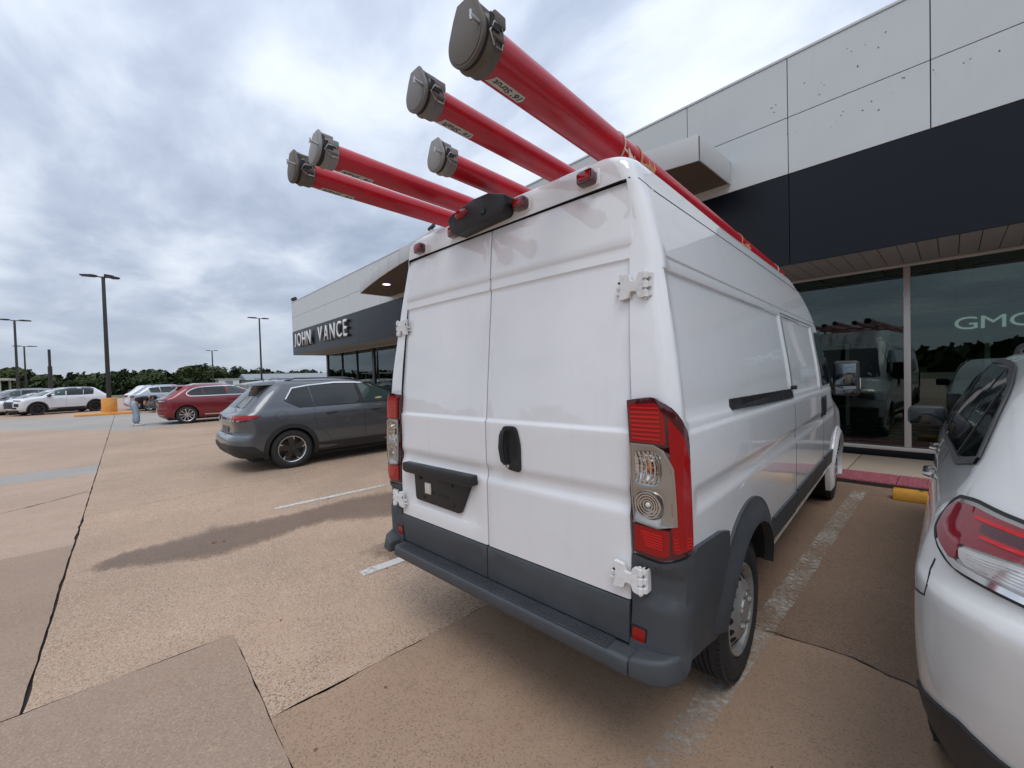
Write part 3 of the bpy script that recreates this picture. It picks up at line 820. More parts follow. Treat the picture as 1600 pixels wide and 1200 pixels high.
class Shell:
    """rows: z, half width, rear y, front y, rear corner (rx, ry), front corner (rx, ry)"""
    def __init__(s, rows, ylines, plan=None, disp=None, bow=0.02, fbow=0.05, nc=9, er=2.0, ef=2.2, kr=0.0):
        c = list(zip(*rows))
        s.f = [Pchip(c[0], q) for q in c[1:]]
        s.z0, s.z1 = c[0][0], c[0][-1]
        s.yl, s.plan, s.disp, s.bow, s.fbow, s.nc, s.er, s.ef = ylines, plan, disp, bow, fbow, nc, er, ef
        s.cache = {}
    def loop(s, z):
        key = round(z, 4)
        if key in s.cache: return s.cache[key]
        w, y0, y1, rxr, ryr, rxf, ryf = [f(z) for f in s.f]
        rxr, rxf = min(rxr, w * .98), min(rxf, w * .98)
        pts, nf = [], 6
        for i in range(nf):
            x = (w - rxr) * i / nf; pts.append((x, y0 + s.bow * (x / w) ** 2))
        yb = y0 + s.bow * ((w - rxr) / w) ** 2
        irear = len(pts) + s.nc // 2
        for i in range(s.nc + 1):
            t = math.pi / 2 * i / s.nc
            pts.append((w - rxr + rxr * math.sin(t) ** (2 / s.er), yb + ryr * (1 - max(0.0, math.cos(t)) ** (2 / s.er))))
        yf = y1 - s.fbow * ((w - rxf) / w) ** 2
        a, c = yb + ryr, yf - ryf
        if c < a + 0.02: c = a + 0.02
        for y in s.yl: pts.append((w, min(max(y, a), c)))
        for i in range(s.nc + 1):
            t = math.pi / 2 * (1 - i / s.nc)
            pts.append((w - rxf + rxf * math.sin(t) ** (2 / s.ef), c + ryf * max(0.0, math.cos(t)) ** (2 / s.ef)))
        for i in range(nf - 1, -1, -1):
            x = (w - rxf) * i / nf; pts.append((x, c + ryf + s.fbow * (((w - rxf) / w) ** 2 - (x / w) ** 2)))
        if s.plan: pts = [(x * s.plan(y, z), y) for x, y in pts]
        if s.disp: pts = [(x - s.disp(x, y, z), y) for x, y in pts]
        # monotone rear / side / front tables
        r = dict(pts=pts, ir=irear)
        P = np.array(pts)
        k = int(np.argmax(P[:, 0] - 1e-6 * np.arange(len(P))))
        seg = np.hypot(np.diff(P[:, 0]), np.diff(P[:, 1])); S = np.concatenate([[0], np.cumsum(seg)])
        r['P'] = P; r['S'] = S; r['Sa'] = S[irear]
        r['k'] = nf + s.nc
        r['k2'] = nf + s.nc + 1 + len(s.yl)
        s.cache[key] = r
        return r
    def side_x(s, y, z):
        P = s.loop(z)['P']
        return float(np.interp(y, np.maximum.accumulate(P[:, 1]), P[:, 0]))
    def rear_y(s, x, z):
        r = s.loop(z); P = r['P'][:r['k'] + 1]
        return float(np.interp(abs(x), np.maximum.accumulate(P[:, 0]), P[:, 1]))
    def front_y(s, x, z):
        r = s.loop(z); P = r['P'][r['k2']:][::-1]
        return float(np.interp(abs(x), np.maximum.accumulate(P[:, 0]), P[:, 1]))
    def top_z(s, x, y):
        lo, hi = s.z0, s.z1
        def inside(z):
            P = s.loop(z)['P']
            if y < P[0][1] or y > P[-1][1]: return False
            return abs(x) <= s.side_x(y, z)
        # topmost z where inside
        for i in range(48):
            z = s.z1 - (s.z1 - s.z0) * i / 47
            if inside(z): lo = z; hi = min(s.z1, z + (s.z1 - s.z0) / 47); break
        for _ in range(18):
            m = (lo + hi) / 2
            if inside(m): lo = m
            else: hi = m
        return lo
    # maps (a, b) -> point
    def mapS(s, sg=1):
        return lambda y, z: Vector((sg * s.side_x(y, z), y, z))
    def mapR(s):
        return lambda x, z: Vector((x, s.rear_y(x, z), z))
    def mapF(s):
        return lambda x, z: Vector((x, s.front_y(x, z), z))
    def mapT(s):
        return lambda x, y: Vector((x, y, s.top_z(x, y)))
    def mapW(s, sg=1):
        def f(a, z):
            r = s.loop(z); t = r['Sa'] + a
            return Vector((sg * float(np.interp(t, r['S'], r['P'][:, 0])), float(np.interp(t, r['S'], r['P'][:, 1])), z))
        return f
    def mapWF(s, sg=1):
        """arc length measured back from the front corner apex"""
        def f(a, z):
            r = s.loop(z); i = r['k2'] + s.nc // 2; t = r['S'][i] + a
            return Vector((sg * float(np.interp(t, r['S'], r['P'][:, 0])), float(np.interp(t, r['S'], r['P'][:, 1])), z))
        return f
    def body(s, zl):
        v, f = [], []
        n = None
        for z in zl:
            R = s.loop(z)['pts']
            ring = [(x, y, z) for x, y in R] + [(-x, y, z) for x, y in R[::-1][1:-1]]
            n = len(ring); v += ring
        for i in range(len(zl) - 1):
            for k in range(n):
                a, b_ = i * n + k, i * n + (k + 1) % n
                f.append((a, b_, b_ + n, a + n))
        f.append(tuple(range(n))[::-1])
        m = (len(zl) - 1) * n
        f.append(tuple(m + k for k in range(n)))
        bm = bmesh.new()
        bv = [bm.verts.new(p) for p in v]
        for q in f:
            try: bm.faces.new([bv[i] for i in q])
            except ValueError: pass
        bmesh.ops.remove_doubles(bm, verts=bm.verts, dist=4e-5)
        bmesh.ops.dissolve_degenerate(bm, dist=1e-5, edges=bm.edges)
        bmesh.ops.recalc_face_normals(bm, faces=bm.faces)
        return bm

def outward(mp, a, b_, P=None, h=0.004):
    p0 = mp(a, b_) if P is None else P
    da = mp(a + h, b_) - mp(a - h, b_)
    db = mp(a, b_ + h) - mp(a, b_ - h)
    n = da.cross(db)
    if n.length < 1e-12: n = Vector((p0.x, 0, 0))
    n.normalize()
    return n

def rp(pts, r, n=5):
    """polygon with rounded corners"""
    out_ = []
    N_ = len(pts)
    rr = r if isinstance(r, (list, tuple)) else [r] * N_
    for i in range(N_):
        p, a, c = Vector(pts[i]), Vector(pts[i - 1]), Vector(pts[(i + 1) % N_])
        d1, d2 = (a - p), (c - p)
        q = min(rr[i], d1.length * .48, d2.length * .48)
        if q < 1e-5: out_.append(tuple(p)); continue
        s_, e_ = p + d1.normalized() * q, p + d2.normalized() * q
        for k in range(n + 1):
            t = k / n
            z = s_ * (1 - t) ** 2 + p * 2 * t * (1 - t) + e_ * t * t
            out_.append((z.x, z.y))
    return out_
def spline(pts, n=6, closed=False):
    P = [Vector(p) for p in pts]; out_ = []
    N_ = len(P)
    for i in range(N_ if closed else N_ - 1):
        p0 = P[(i - 1) % N_] if closed or i > 0 else P[i]
        p1, p2 = P[i], P[(i + 1) % N_]
        p3 = P[(i + 2) % N_] if closed or i + 2 < N_ else P[(i + 1) % N_]
        for k in range(n):
            t = k / n
            q = 0.5 * ((2 * p1) + (p2 - p0) * t + (2 * p0 - 5 * p1 + 4 * p2 - p3) * t * t + (3 * p1 - p0 - 3 * p2 + p3) * t ** 3)
            out_.append(tuple(q))
    if not closed: out_.append(tuple(P[-1]))
    return out_

def panel_mesh(poly, mp, off, thick=0.02, cut=0.07, name='panel', flip=None, cuts_a=None, cuts_b=None, dfun=None, edge=0.0, smooth=40, tri=True):
    """fills a 2-D outline, lays it on a surface map, lifts it by off and folds its border in by thick"""
    bm = bmesh.new()
    vs_ = [bm.verts.new((p[0], p[1], 0)) for p in poly]
    try: bm.faces.new(vs_)
    except ValueError: pass
    xs_ = [p[0] for p in poly]; ys_ = [p[1] for p in poly]
    if tri: bmesh.ops.triangulate(bm, faces=bm.faces[:], ngon_method='EAR_CLIP')
    def slice_(ax, vals):
        for t in vals:
            co = (t, 0, 0) if ax == 0 else (0, t, 0); no = (1, 0, 0) if ax == 0 else (0, 1, 0)
            bmesh.ops.bisect_plane(bm, geom=bm.verts[:] + bm.edges[:] + bm.faces[:], dist=1e-6, plane_co=co, plane_no=no)
    na = max(1, int((max(xs_) - min(xs_)) / cut)); nb = max(1, int((max(ys_) - min(ys_)) / cut))
    slice_(0, cuts_a if cuts_a is not None else [min(xs_) + (max(xs_) - min(xs_)) * i / na for i in range(1, na)])
    slice_(1, cuts_b if cuts_b is not None else [min(ys_) + (max(ys_) - min(ys_)) * i / nb for i in range(1, nb)])
    bmesh.ops.remove_doubles(bm, verts=bm.verts, dist=1e-5)
    bound = [e for e in bm.edges if len(e.link_faces) == 1]
    bset = set(v for e in bound for v in e.verts)
    P2 = {v: (v.co.x, v.co.y) for v in bm.verts}
    pos, nrm = {}, {}
    c_ = None
    for v, (a, b_) in P2.items():
        p = mp(a, b_); n = outward(mp, a, b_, p)
        pos[v], nrm[v] = p, n
    cen = sum(pos.values(), Vector()) / max(1, len(pos))
    # outward = away from the vehicle axis (x=0, z=0.8) on average
    ref = flip if flip is not None else Vector((cen.x, 0, 0))
    sgn = 1.0 if sum((nrm[v].dot(ref) for v in nrm)) >= 0 else -1.0
    for v in bm.verts:
        a, b_ = P2[v]
        o = off + (dfun(a, b_) if dfun else 0.0)
        v.co = pos[v] + nrm[v] * sgn * o
    if thick > 0:
        r = bmesh.ops.extrude_edge_only(bm, edges=bound)
        new = [g for g in r['geom'] if isinstance(g, bmesh.types.BMVert)]
        if edge > 0: pass
        inv = {}
        for v in new:
            # nearest original
            for e in v.link_edges:
                o_ = e.other_vert(v)
                if o_ in bset and (o_.co - v.co).length < 1e-7: inv[v] = o_; break
        for v in new:
            o_ = inv.get(v)
            if o_ is not None: v.co = v.co - nrm[o_] * sgn * thick
    bmesh.ops.recalc_face_normals(bm, faces=bm.faces)
    # orient the face set outward
    tot = 0.0
    for fc in bm.faces:
        tot += fc.calc_area() * fc.normal.dot(ref.normalized() if ref.length > 0 else Vector((1, 0, 0)))
    if tot < 0: bmesh.ops.reverse_faces(bm, faces=bm.faces)
    me = bpy.data.meshes.new(name); bm.to_mesh(me); bm.free()
    me.polygons.foreach_set('use_smooth', [True] * len(me.polygons))
    me.set_sharp_from_angle(angle=math.radians(smooth))
    return me
def panel(name, poly, mp, off, m, parent, thick=0.02, cut=0.07, **kw):
    return link(name, panel_mesh(poly, mp, off, thick, cut, name, **kw), parent, m)
def ribbon(name, pts, mp, w, off, m, parent, flip=None, step=0.05, closed=False, h=0.0, bb=None):
    """thin raised line following a surface (gaps, trims, ribs)"""
    P = [Vector(p) for p in pts]
    if closed: P.append(P[0])
    Q = []
    for i in range(len(P) - 1):
        n = max(1, int((P[i + 1] - P[i]).length / step))
        for k in range(n): Q.append(P[i].lerp(P[i + 1], k / n))
    Q.append(P[-1])
    v, f = [], []
    for i, q in enumerate(Q):
        d = (Q[min(i + 1, len(Q) - 1)] - Q[max(i - 1, 0)])
        d = d.normalized() if d.length > 0 else Vector((1, 0))
        nn = Vector((-d.y, d.x)) * w / 2
        row = []
        for s_ in (-1, 1):
            a, b_ = q.x + nn.x * s_, q.y + nn.y * s_
            p = mp(a, b_); n = outward(mp, a, b_, p)
            ref = flip if flip is not None else Vector((p.x, 0, 0))
            if n.dot(ref) < 0: n = -n
            row.append(p + n * off)
            row.append(p + n * (off - max(h, 0.006)))
        v += [row[1], row[0], row[2], row[3]]
        if i:
            k = 4 * i
            f += [(k - 4, k - 3, k + 1, k), (k - 3, k - 2, k + 2, k + 1), (k - 2, k - 1, k + 3, k + 2)]
    b_ = bb or B(); b_.add(v, f)
    if bb: return bb
    return b_.obj(name, m, parent)
def bool_cut(me, cutters, mats):
    """cuts solids out of a mesh (wheel housings)"""
    o = bpy.data.objects.new('cut_tmp', me); COL.objects.link(o)
    cs = []
    for i, cm in enumerate(cutters):
        c = bpy.data.objects.new('cut_tool', cm); COL.objects.link(c); cs.append(c)
        md = o.modifiers.new('b%d' % i, 'BOOLEAN'); md.operation = 'DIFFERENCE'; md.object = c; md.solver = 'EXACT'; md.material_mode = 'TRANSFER'
    dg = bpy.context.evaluated_depsgraph_get()
    out_ = bpy.data.meshes.new_from_object(o.evaluated_get(dg))
    for c in cs + [o]: bpy.data.objects.remove(c)
    return out_
def arch_tool(y, z, r, w, depth, m, flat=None):
    bb = B()
    prof = []
    for s_ in (-1, 1):
        x0, x1 = s_ * (w - depth), s_ * (w + 0.3)
        bb.cyl((x0, y, z), (x1, y, z), r, 40)
    me_ = bb.mesh('arch_tool'); me_.materials.append(m)
    return me_

# ------------------------------------------------------------------ wheels (axis x, outer side +x, origin at the hub centre)
M['rubber'] = mat('tyre_rubber', (0.022, 0.022, 0.023), 0.75, var=0.2, vscale=12, bump=0.25, bscale=60)
M['rim_silver'] = mat('silver_wheel_paint', (0.40, 0.40, 0.395), 0.38, metal=0.55, var=0.12, vscale=14, dirt=((0.10, 0.085, 0.07), 18, 0.5))
M['rim_bright'] = mat('machined_wheel_face', (0.62, 0.62, 0.63), 0.25, metal=0.85)
M['rim_black'] = mat('gloss_black_wheel', (0.014, 0.014, 0.015), 0.25, coat=0.5)
M['brake'] = mat('dark_brake_metal', (0.06, 0.055, 0.05), 0.6, metal=0.6)
M['arch_black'] = mat('black_arch_liner', (0.012, 0.012, 0.013), 0.9)
def tyre_mesh(R, w, rr, tread=True):
    bb = B(); h = w / 2
    prof = [(-h * .62, rr - .012), (-h * .82, rr + .006), (-h * .98, rr + (R - rr) * .30), (-h, rr + (R - rr) * .52), (-h * .93, rr + (R - rr) * .78), (-h * .80, R - .010), (-h * .66, R - .002),
            (h * .66, R - .002), (h * .80, R - .010), (h * .93, rr + (R - rr) * .78), (h, rr + (R - rr) * .52), (h * .98, rr + (R - rr) * .30), (h * .82, rr + .006), (h * .62, rr - .012)]
    # raised sidewall ring and circumferential tread grooves
    grooves = []
    for q in (-.36, -.12, .12, .36): grooves += [(h * q - .006, R), (h * q - .004, R - .009), (h * q + .004, R - .009), (h * q + .006, R)]
    prof = prof[:7] + grooves + prof[7:]
    bb.lathe(prof, 56, 'x')
    if tread:
        for k in range(72):
            t = 2 * math.pi * k / 72
            for s_ in (-1, 1):
                M3 = Matrix.Rotation(t, 3, 'X')
                bb.box(M3 @ Vector((s_ * h * .72, 0, R - .0085)), (h * .30, .020, .014), M=M3)
    return bb.mesh('wheel', 30)
def steel_rim_mesh(rr, x):
    """van rim: dished steel disc with round slots and raised centre with bolts"""
    bb = B()
    bb.lathe([(x - .10, rr - .03), (x - .03, rr - .022), (x - .004, rr - .004), (x + .004, rr + .010), (x - .004, rr + .016), (x - .012, rr + .010)], 48, 'x')
    bb.lathe([(x - .004, rr - .004), (x - .022, rr - .014), (x - .03, rr - .024)], 48, 'x')
    # disc
    bb.lathe([(x - .035, rr - .024), (x - .018, rr - .045), (x + .004, rr - .075), (x + .010, rr * .60), (x + .016, rr * .52), (x + .022, rr * .485), (x + .012, rr * .455), (x + .008, rr * .30), (x + .020, rr * .265), (x + .024, rr * .2), (x + .022, .0)], 48, 'x')
    return bb
def make_wheel(parent, loc, R=0.36, w=0.22, rr=0.215, style='steel', flip=False, name='wheel', cache={}):
    key = (R, w, rr)
    if key not in cache:
        cache[key] = tyre_mesh(R, w, rr); cache[key].materials.append(M['rubber'])
    wl = link(name, cache[key], parent, None, loc, (0, 0, math.pi if flip else 0))
    kk = (R, w, rr, style)
    if kk not in cache:
        x = w / 2 - .012
        mats_ = [M['rim_silver']]
        if style == 'steel':
            bb = steel_rim_mesh(rr, x)
            mats_ = [M['rim_silver'], M['arch_black']]
            for k in range(16):
                t = 2 * math.pi * k / 16
                c = Vector((0, math.cos(t), math.sin(t))) * (rr - .052)
                M3 = Matrix.Rotation(t - math.pi / 2, 3, 'X')
                pts = [(.019 * math.cos(q * math.pi / 6), .0165 * math.sin(q * math.pi / 6)) for q in range(12)]
                vv = []
                for dx in (0.0, .012):
                    for a, b_ in pts:
                        p = c + M3 @ Vector((0, a, b_)); rad = math.hypot(p.y, p.z)
                        px = x - .018 + (rr - .045 - rad) / .03 * .022 if rad > rr - .075 else x + .004
                        vv.append((px + (.0025 if dx else -.008), p.y, p.z))
                bb.add(vv, [tuple(range(12, 24))] + [(q, (q + 1) % 12, 12 + (q + 1) % 12, 12 + q) for q in range(12)], 1)
            for k in range(5):
                t = 2 * math.pi * k / 5 + .3
                c = Vector((0, math.cos(t), math.sin(t))) * rr * .375
                bb.cyl(Vector((x + .0, 0, 0)) + c, Vector((x + .024, 0, 0)) + c, .019, 6)
                bb.sphere((x + .024, c.y, c.z), (.008, .014, .014), 8, 6)
        else:
            bb = B()
            dark = style in ('aero', 'black')
            mats_ = [M['rim_black'] if dark else M['rim_bright'], M['brake'], M['rim_bright'] if style == 'aero' else (M['rim_black'])]
            bb.lathe([(x - .12, rr - .02), (x - .03, rr - .018), (x - .004, rr - .006), (x + .004, rr + .008), (x - .004, rr + .014), (x - .012, rr + .01)], 48, 'x', mi=(2 if style == 'aero' else 0))
            bb.lathe([(x - .10, rr - .02), (x - .09, rr * .5), (x - .085, .0)], 32, 'x', mi=1)
            bb.lathe([(x - .06, rr * .62), (x - .06, .02)], 32, 'x', mi=1)
            ns = 5 if style in ('aero', 'black') else 10
            for k in range(ns):
                t = 2 * math.pi * k / ns + .2
                M3 = Matrix.Rotation(t, 3, 'X')
                if style == 'aero':
                    pts = [(.035, rr * .15), (.072, rr * .55), (.085, rr * .95), (-.045, rr * .97), (-.030, rr * .6), (-.05, rr * .15)]
                elif style == 'black':
                    pts = [(.03, rr * .12), (.022, rr * .6), (.038, rr * .97), (-.038, rr * .97), (-.022, rr * .6), (-.03, rr * .12)]
                else:
                    q = .016 if k % 2 else .022
                    pts = [(q, rr * .12), (q * .8, rr * .6), (q * 1.25, rr * .98), (-q * 1.25, rr * .98), (-q * .8, rr * .6), (-q, rr * .12)]
                vv = []
                for dx in (-.03, 0):
                    for a, b_ in pts:
                        p = M3 @ Vector((x - .006 - .012 * (1 - b_ / rr) + dx, a, b_)); vv.append(p)
                n_ = len(pts)
                bb.add(vv, [tuple(range(n_, 2 * n_)), tuple(range(n_))[::-1]] + [(q, (q + 1) % n_, n_ + (q + 1) % n_, n_ + q) for q in range(n_)], 0)
                if style == 'aero':
                    vv = [M3 @ Vector((x - .002, a, b_)) for a, b_ in ((.085, rr * .955), (.050, rr * .965), (.066, rr * .70), (.076, rr * .66))]
                    vv += [p - Vector((.006, 0, 0)) for p in vv]
                    bb.add(vv, [(0, 1, 2, 3), (0, 4, 5, 1), (1, 5, 6, 2), (2, 6, 7, 3), (3, 7, 4, 0)], 2)
            bb.cyl((x - .05, 0, 0), (x - .008, 0, 0), rr * .17, 20)
        me_ = bb.mesh('rim', 30)
        for m_ in mats_: me_.materials.append(m_)
        cache[kk] = me_
    link('rim', cache[kk], wl)
    return wl
# ------------------------------------------------------------------ the white work van (van axes: x right, y forward, origin under the rear bumper)
VAN_LOC, VAN_ROT = (-1.6933, 1.2896, 0.0), math.radians(3.373)
def van_pt(x, y, z): return (VAN_LOC[0] + x * math.cos(VAN_ROT) - y * math.sin(VAN_ROT), VAN_LOC[1] + x * math.sin(VAN_ROT) + y * math.cos(VAN_ROT), z)
M['van_white'] = mat('white_van_paint', (0.77, 0.775, 0.785), 0.45, coat=1.0, spec=0.12, var=0.02, vscale=1.4, coat_r=0.02, dirt=((0.62, 0.58, 0.52), 3.0, 0.16))
M['van_white'].node_tree.nodes['Principled BSDF'].inputs['Coat IOR'].default_value = 1.75
streaks(M['van_white'], (0.50, 0.46, 0.40), (7, 7, .45), .16, .54, .80)
M['mirror_dark'] = mat('shaded_mirror_glass', (0.16, 0.18, 0.19), 0.08, metal=1.0)
M['van_grey'] = mat('grey_plastic_cladding', (0.054, 0.060, 0.067), 0.5, spec=0.4, var=0.14, vscale=4, bump=0.25, bscale=500)
M['black_plastic'] = mat('black_plastic', (0.014, 0.014, 0.015), 0.45, var=0.15, vscale=8)
M['gap_black'] = mat('black_shut_line', (0.018, 0.018, 0.02), 0.8)
M['red_lens'] = mat('red_lamp_lens', (0.30, 0.002, 0.004), 0.16, coat=0.45, spec=0.35)
M['red_deep'] = mat('dark_red_lamp_rim', (0.060, 0.002, 0.005), 0.12, coat=1.0)
M['red_bright'] = mat('bright_red_reflector', (0.55, 0.004, 0.006), 0.2, coat=0.4)
M['chrome'] = mat('chrome_reflector', (0.72, 0.71, 0.69), 0.16, metal=1.0)
M['lamp_silver'] = mat('silver_lamp_bezel', (0.40, 0.385, 0.36), 0.22, metal=0.8, coat=1.0)
M['amber'] = mat('amber_bulb', (0.45, 0.13, 0.03), 0.3)
M['car_glass'] = mat('dark_tinted_car_glass', (0.012, 0.014, 0.016), 0.03, spec=0.7)
M['bulb_white'] = mat('clear_white_lens', (0.62, 0.60, 0.52), 0.2, coat=0.8)
M['hinge_white'] = mat('white_hinge_paint', (0.74, 0.74, 0.73), 0.42, coat=0.3, var=0.08, vscale=20, dirt=((0.32, 0.22, 0.14), 25, 0.35))

def van_disp(x, y, z):
    """pressed panel relief on the side, inward positive"""
    if x < 0.5: return 0.0
    d = 0.0
    f = sstep(0.23, 0.30, y) * (1 - sstep(4.55, 4.75, y))
    d += 0.011 * sstep(1.385, 1.412, z) * sstep(0.20, 0.26, y)
    d += f * 0.0085 * (sstep(1.185, 1.150, z) * sstep(1.070, 1.112, z))
    g_ = sstep(0.265, 0.285, y) * (1 - sstep(4.1, 4.2, y))
    d += g_ * (0.004 * (1 - sstep(2.095, 2.103, z)) * sstep(1.6, 1.9, z) + 0.011 * max(0.0, 1 - abs(z - 2.099) / .0055))
    pan = 0.0
    for a, c in ((0.20, 2.325), (2.40, 3.80)):
        pan = max(pan, sstep(a, a + .035, y) * (1 - sstep(c - .035, c, y)))
    d += 0.0125 * pan * sstep(1.43, 1.455, z) * (1 - sstep(2.040, 2.048, z))
    # soft vertical swage behind the rear pillar
    d += 0.0 * sstep(0.085, 0.10, y) * (1 - sstep(0.14, 0.155, y)) * sstep(1.6, 1.7, z) * (1 - sstep(2.2, 2.28, z))
    return d
v_rows = [  # z, w, y0, y1, rxr, ryr, rxf, ryf
    (0.48, 0.995, .130, 5.985, .066, .070, .60, .55),
    (0.60, 1.010, .115, 5.99, .066, .070, .62, .55),
    (0.75, 1.021, .115, 5.97, .066, .070, .62, .55),
    (1.05, 1.025, .113, 5.87, .066, .070, .62, .60),
    (1.18, 1.024, .113, 5.60, .066, .070, .62, .75),
    (1.28, 1.022, .113, 5.32, .066, .070, .60, .80),
    (1.45, 1.016, .113, 5.12, .066, .070, .48, .55),
    (1.60, 1.003, .120, 4.97, .066, .070, .42, .45),
    (2.00, 0.952, .160, 4.56, .070, .080, .34, .36),
    (2.10, 0.938, .170, 4.46, .070, .080, .34, .36),
    (2.30, 0.893, .188, 4.24, .070, .080, .34, .36),
    (2.385, 0.867, .192, 4.12, .070, .080, .34, .38),
    (2.440, 0.844, .180, 4.02, .075, .085, .36, .40),
    (2.475, 0.828, .180, 3.94, .08, .09, .38, .42),
    (2.502, 0.808, .188, 3.84, .11, .12, .40, .45),
    (2.525, 0.768, .215, 3.70, .14, .14, .40, .48),
    (2.540, 0.690, .290, 3.50, .16, .16, .40, .50),
    (2.548, 0.520, .450, 3.10, .18, .18, .35, .50),
    (2.550, 0.200, .800, 2.60, .15, .15, .15, .3)]
yl = sorted(set([round(0.24 + .07 * k, 3) for k in range(84)] + [.26, .28, .30, .215, .225, .235, .245, 2.29, 2.31, 2.325, 2.40, 2.42, 2.435, 3.77, 3.785, 3.80, .10, .13, .155]))
VS = Shell(v_rows, yl, disp=van_disp, bow=0.0, fbow=0.10, nc=8)
zl = sorted(set([.48, .5, .55, .6, .66, .72, .75, .8, .86, .92, .98, 1.045, 1.06, 1.075, 1.09, 1.112, 1.13, 1.15, 1.165, 1.18, 1.19, 1.205, 1.24, 1.28, 1.32, 1.36, 1.385, 1.392, 1.40, 1.406, 1.412, 1.43, 1.44, 1.455,
     1.5, 1.56, 1.62, 1.7, 1.78, 1.86, 1.94, 2.0, 2.036, 2.041, 2.046, 2.052, 2.08, 2.0935, 2.0965, 2.099, 2.1015, 2.1045, 2.14, 2.2, 2.26, 2.30, 2.34, 2.385, 2.41, 2.425, 2.44, 2.455, 2.468, 2.48, 2.49, 2.502, 2.51, 2.518, 2.525, 2.531, 2.536, 2.54, 2.544, 2.548, 2.5495, 2.55]))
van = thing('work_van', 'high-roofed white panel van seen from behind with red carrier tubes strapped on its roof', 'van', VAN_LOC, VAN_ROT)
RW_Y, FW_Y, RW_Z = 1.015, 5.05, 0.36
bm = VS.body(zl)
for v_ in bm.verts:                                   # the roof skin rises towards the rear corners
    v_.co.z += (.018 + .020 * (1 - sstep(.30, 1.7, v_.co.y))) * sstep(2.43, 2.50, v_.co.z)
me = bpy.data.meshes.new('body'); bm.to_mesh(me); bm.free()
me.materials.append(M['van_white'])
_cut = B()
_ap = [(-1, .40), (.168, .40), (.168, 1.52), (.262, 2.428), (-1, 2.428)]
_cut.prism(_ap, -.838, .838, 'x'); _cm = _cut.mesh('cut'); _cm.materials.append(M['gap_black'])
for v_ in _cm.vertices:
    if v_.co.z > 2.0: v_.co.x *= .80 / .838
_cut2 = B().b2(-2, 2, -1, 1.0, .2, .505).mesh('cut'); _cut2.materials.append(M['arch_black'])
me = bool_cut(me, [_cm, _cut2, arch_tool(RW_Y, RW_Z + .02, .455, 1.025, .34, M['arch_black']), arch_tool(FW_Y, RW_Z + .02, .445, 1.025, .36, M['arch_black'])], None)
me.polygons.foreach_set('use_smooth', [True] * len(me.polygons)); me.set_sharp_from_angle(angle=math.radians(28))
body = link('body', me, van)
if M['arch_black'].name not in [m_.name for m_ in me.materials]: me.materials.append(M['arch_black'])

# ---- rear doors: their own pressed surface
def rear_base(z):
    return 0.0926 if z < 1.52 else 0.0926 + (z - 1.52) * (0.1795 - 0.0926) / (2.424 - 1.52)
def door_d(x, z):
    d = 0.011 * sstep(1.396, 1.416, z)                                   # upper part set in
    d += 0.0135 * (sstep(1.185, 1.135, z) * sstep(1.070, 1.118, z))        # channel
    d -= 0.006 * sstep(2.148, 2.160, z)
    d += 0.007 * (1 - sstep(2.090, 2.100, z)) * sstep(1.42, 1.5, z)
    d += 0.012 * (abs(x) / .84) ** 2.5 * sstep(1.0, 1.3, z)
    # recess round the plate on the left door
    px = sstep(-.785, -.755, x) * (1 - sstep(-.075, -.045, x)); pz = sstep(.80, .84, z) * (1 - sstep(1.06, 1.09, z))
    d += 0.014 * px * pz
    return d
def door_map(x, z): return Vector((x, rear_base(z) + door_d(x, z), z))
BACK = Vector((0, -1, 0))
zc = [.60, .66, .72, .74, .80, .82, .84, .9, .96, 1.02, 1.04, 1.055, 1.062, 1.075, 1.09, 1.105, 1.118, 1.128, 1.135, 1.15, 1.165, 1.18, 1.195, 1.25, 1.31, 1.37, 1.392, 1.399, 1.406, 1.413, 1.42, 1.46, 1.5, 1.6, 1.7, 1.8, 1.9, 2.0, 2.07, 2.088, 2.094, 2.100, 2.13, 2.146, 2.153, 2.161, 2.2, 2.28, 2.36]
def soft_edge(x0, x1, z0, z1, w=.007, dep=.006):
    def f(a, b_):
        e = min(a - x0, x1 - a, b_ - z0, z1 - b_)
        return -dep * (1 - sstep(0, w, e))
    return f
SEAM = 0.006
doors = []
for (x0, x1, nm) in ((SEAM + .0035, .826, 'rear_door'), (-.826, SEAM - .0035, 'rear_door')):
    out_e = x1 if x1 > .5 else x0
    s_ = 1 if x1 > .5 else -1
    # outer edge steps in where the lamp bulges, top edge narrows
    zpts = [(.738, .826), (.93, .832), (1.15, .826), (1.40, .838), (1.53, .842), (1.95, .838), (2.2, .826), (2.40, .808), (2.421, .80)]
    outer = [(s_ * xx, zz) for zz, xx in zpts]
    inner = [(x0 if s_ > 0 else x1, 2.421), (x0 if s_ > 0 else x1, .738)]
    poly = outer + inner
    xs_c = [x0 + (x1 - x0) * k / 14 for k in range(1, 14)] + [x0 + .004, x0 + .010, x1 - .004, x1 - .010]
    d = panel(nm, poly, door_map, 0.0, M['van_white'], van, thick=.03, cuts_a=sorted(xs_c), cuts_b=[z for z in zc if z > .741], dfun=soft_edge(x0, x1, .70, 2.421), flip=BACK, smooth=35, tri=False)
    lo_ = [(x0 if s_ > 0 else -.822, .566), (.822 if s_ > 0 else x1, .566), (.826 if s_ > 0 else x1, .733), (x0 if s_ > 0 else -.826, .733)]
    if s_ < 0: lo_ = [(-.790, .566), (x1, .566), (x1, .733), (-.826, .733)]
    else: lo_ = [(x0, .566), (.820, .566), (.826, .733), (x0, .733)]
    panel('lower_trim', lo_, door_map, .008, M['van_grey'], d, thick=.035, cuts_a=sorted(xs_c), cuts_b=[.575, .60, .66, .722, .729], dfun=lambda a, b_: -.006 * sstep(.722, .733, b_), flip=BACK)
    doors.append(d)
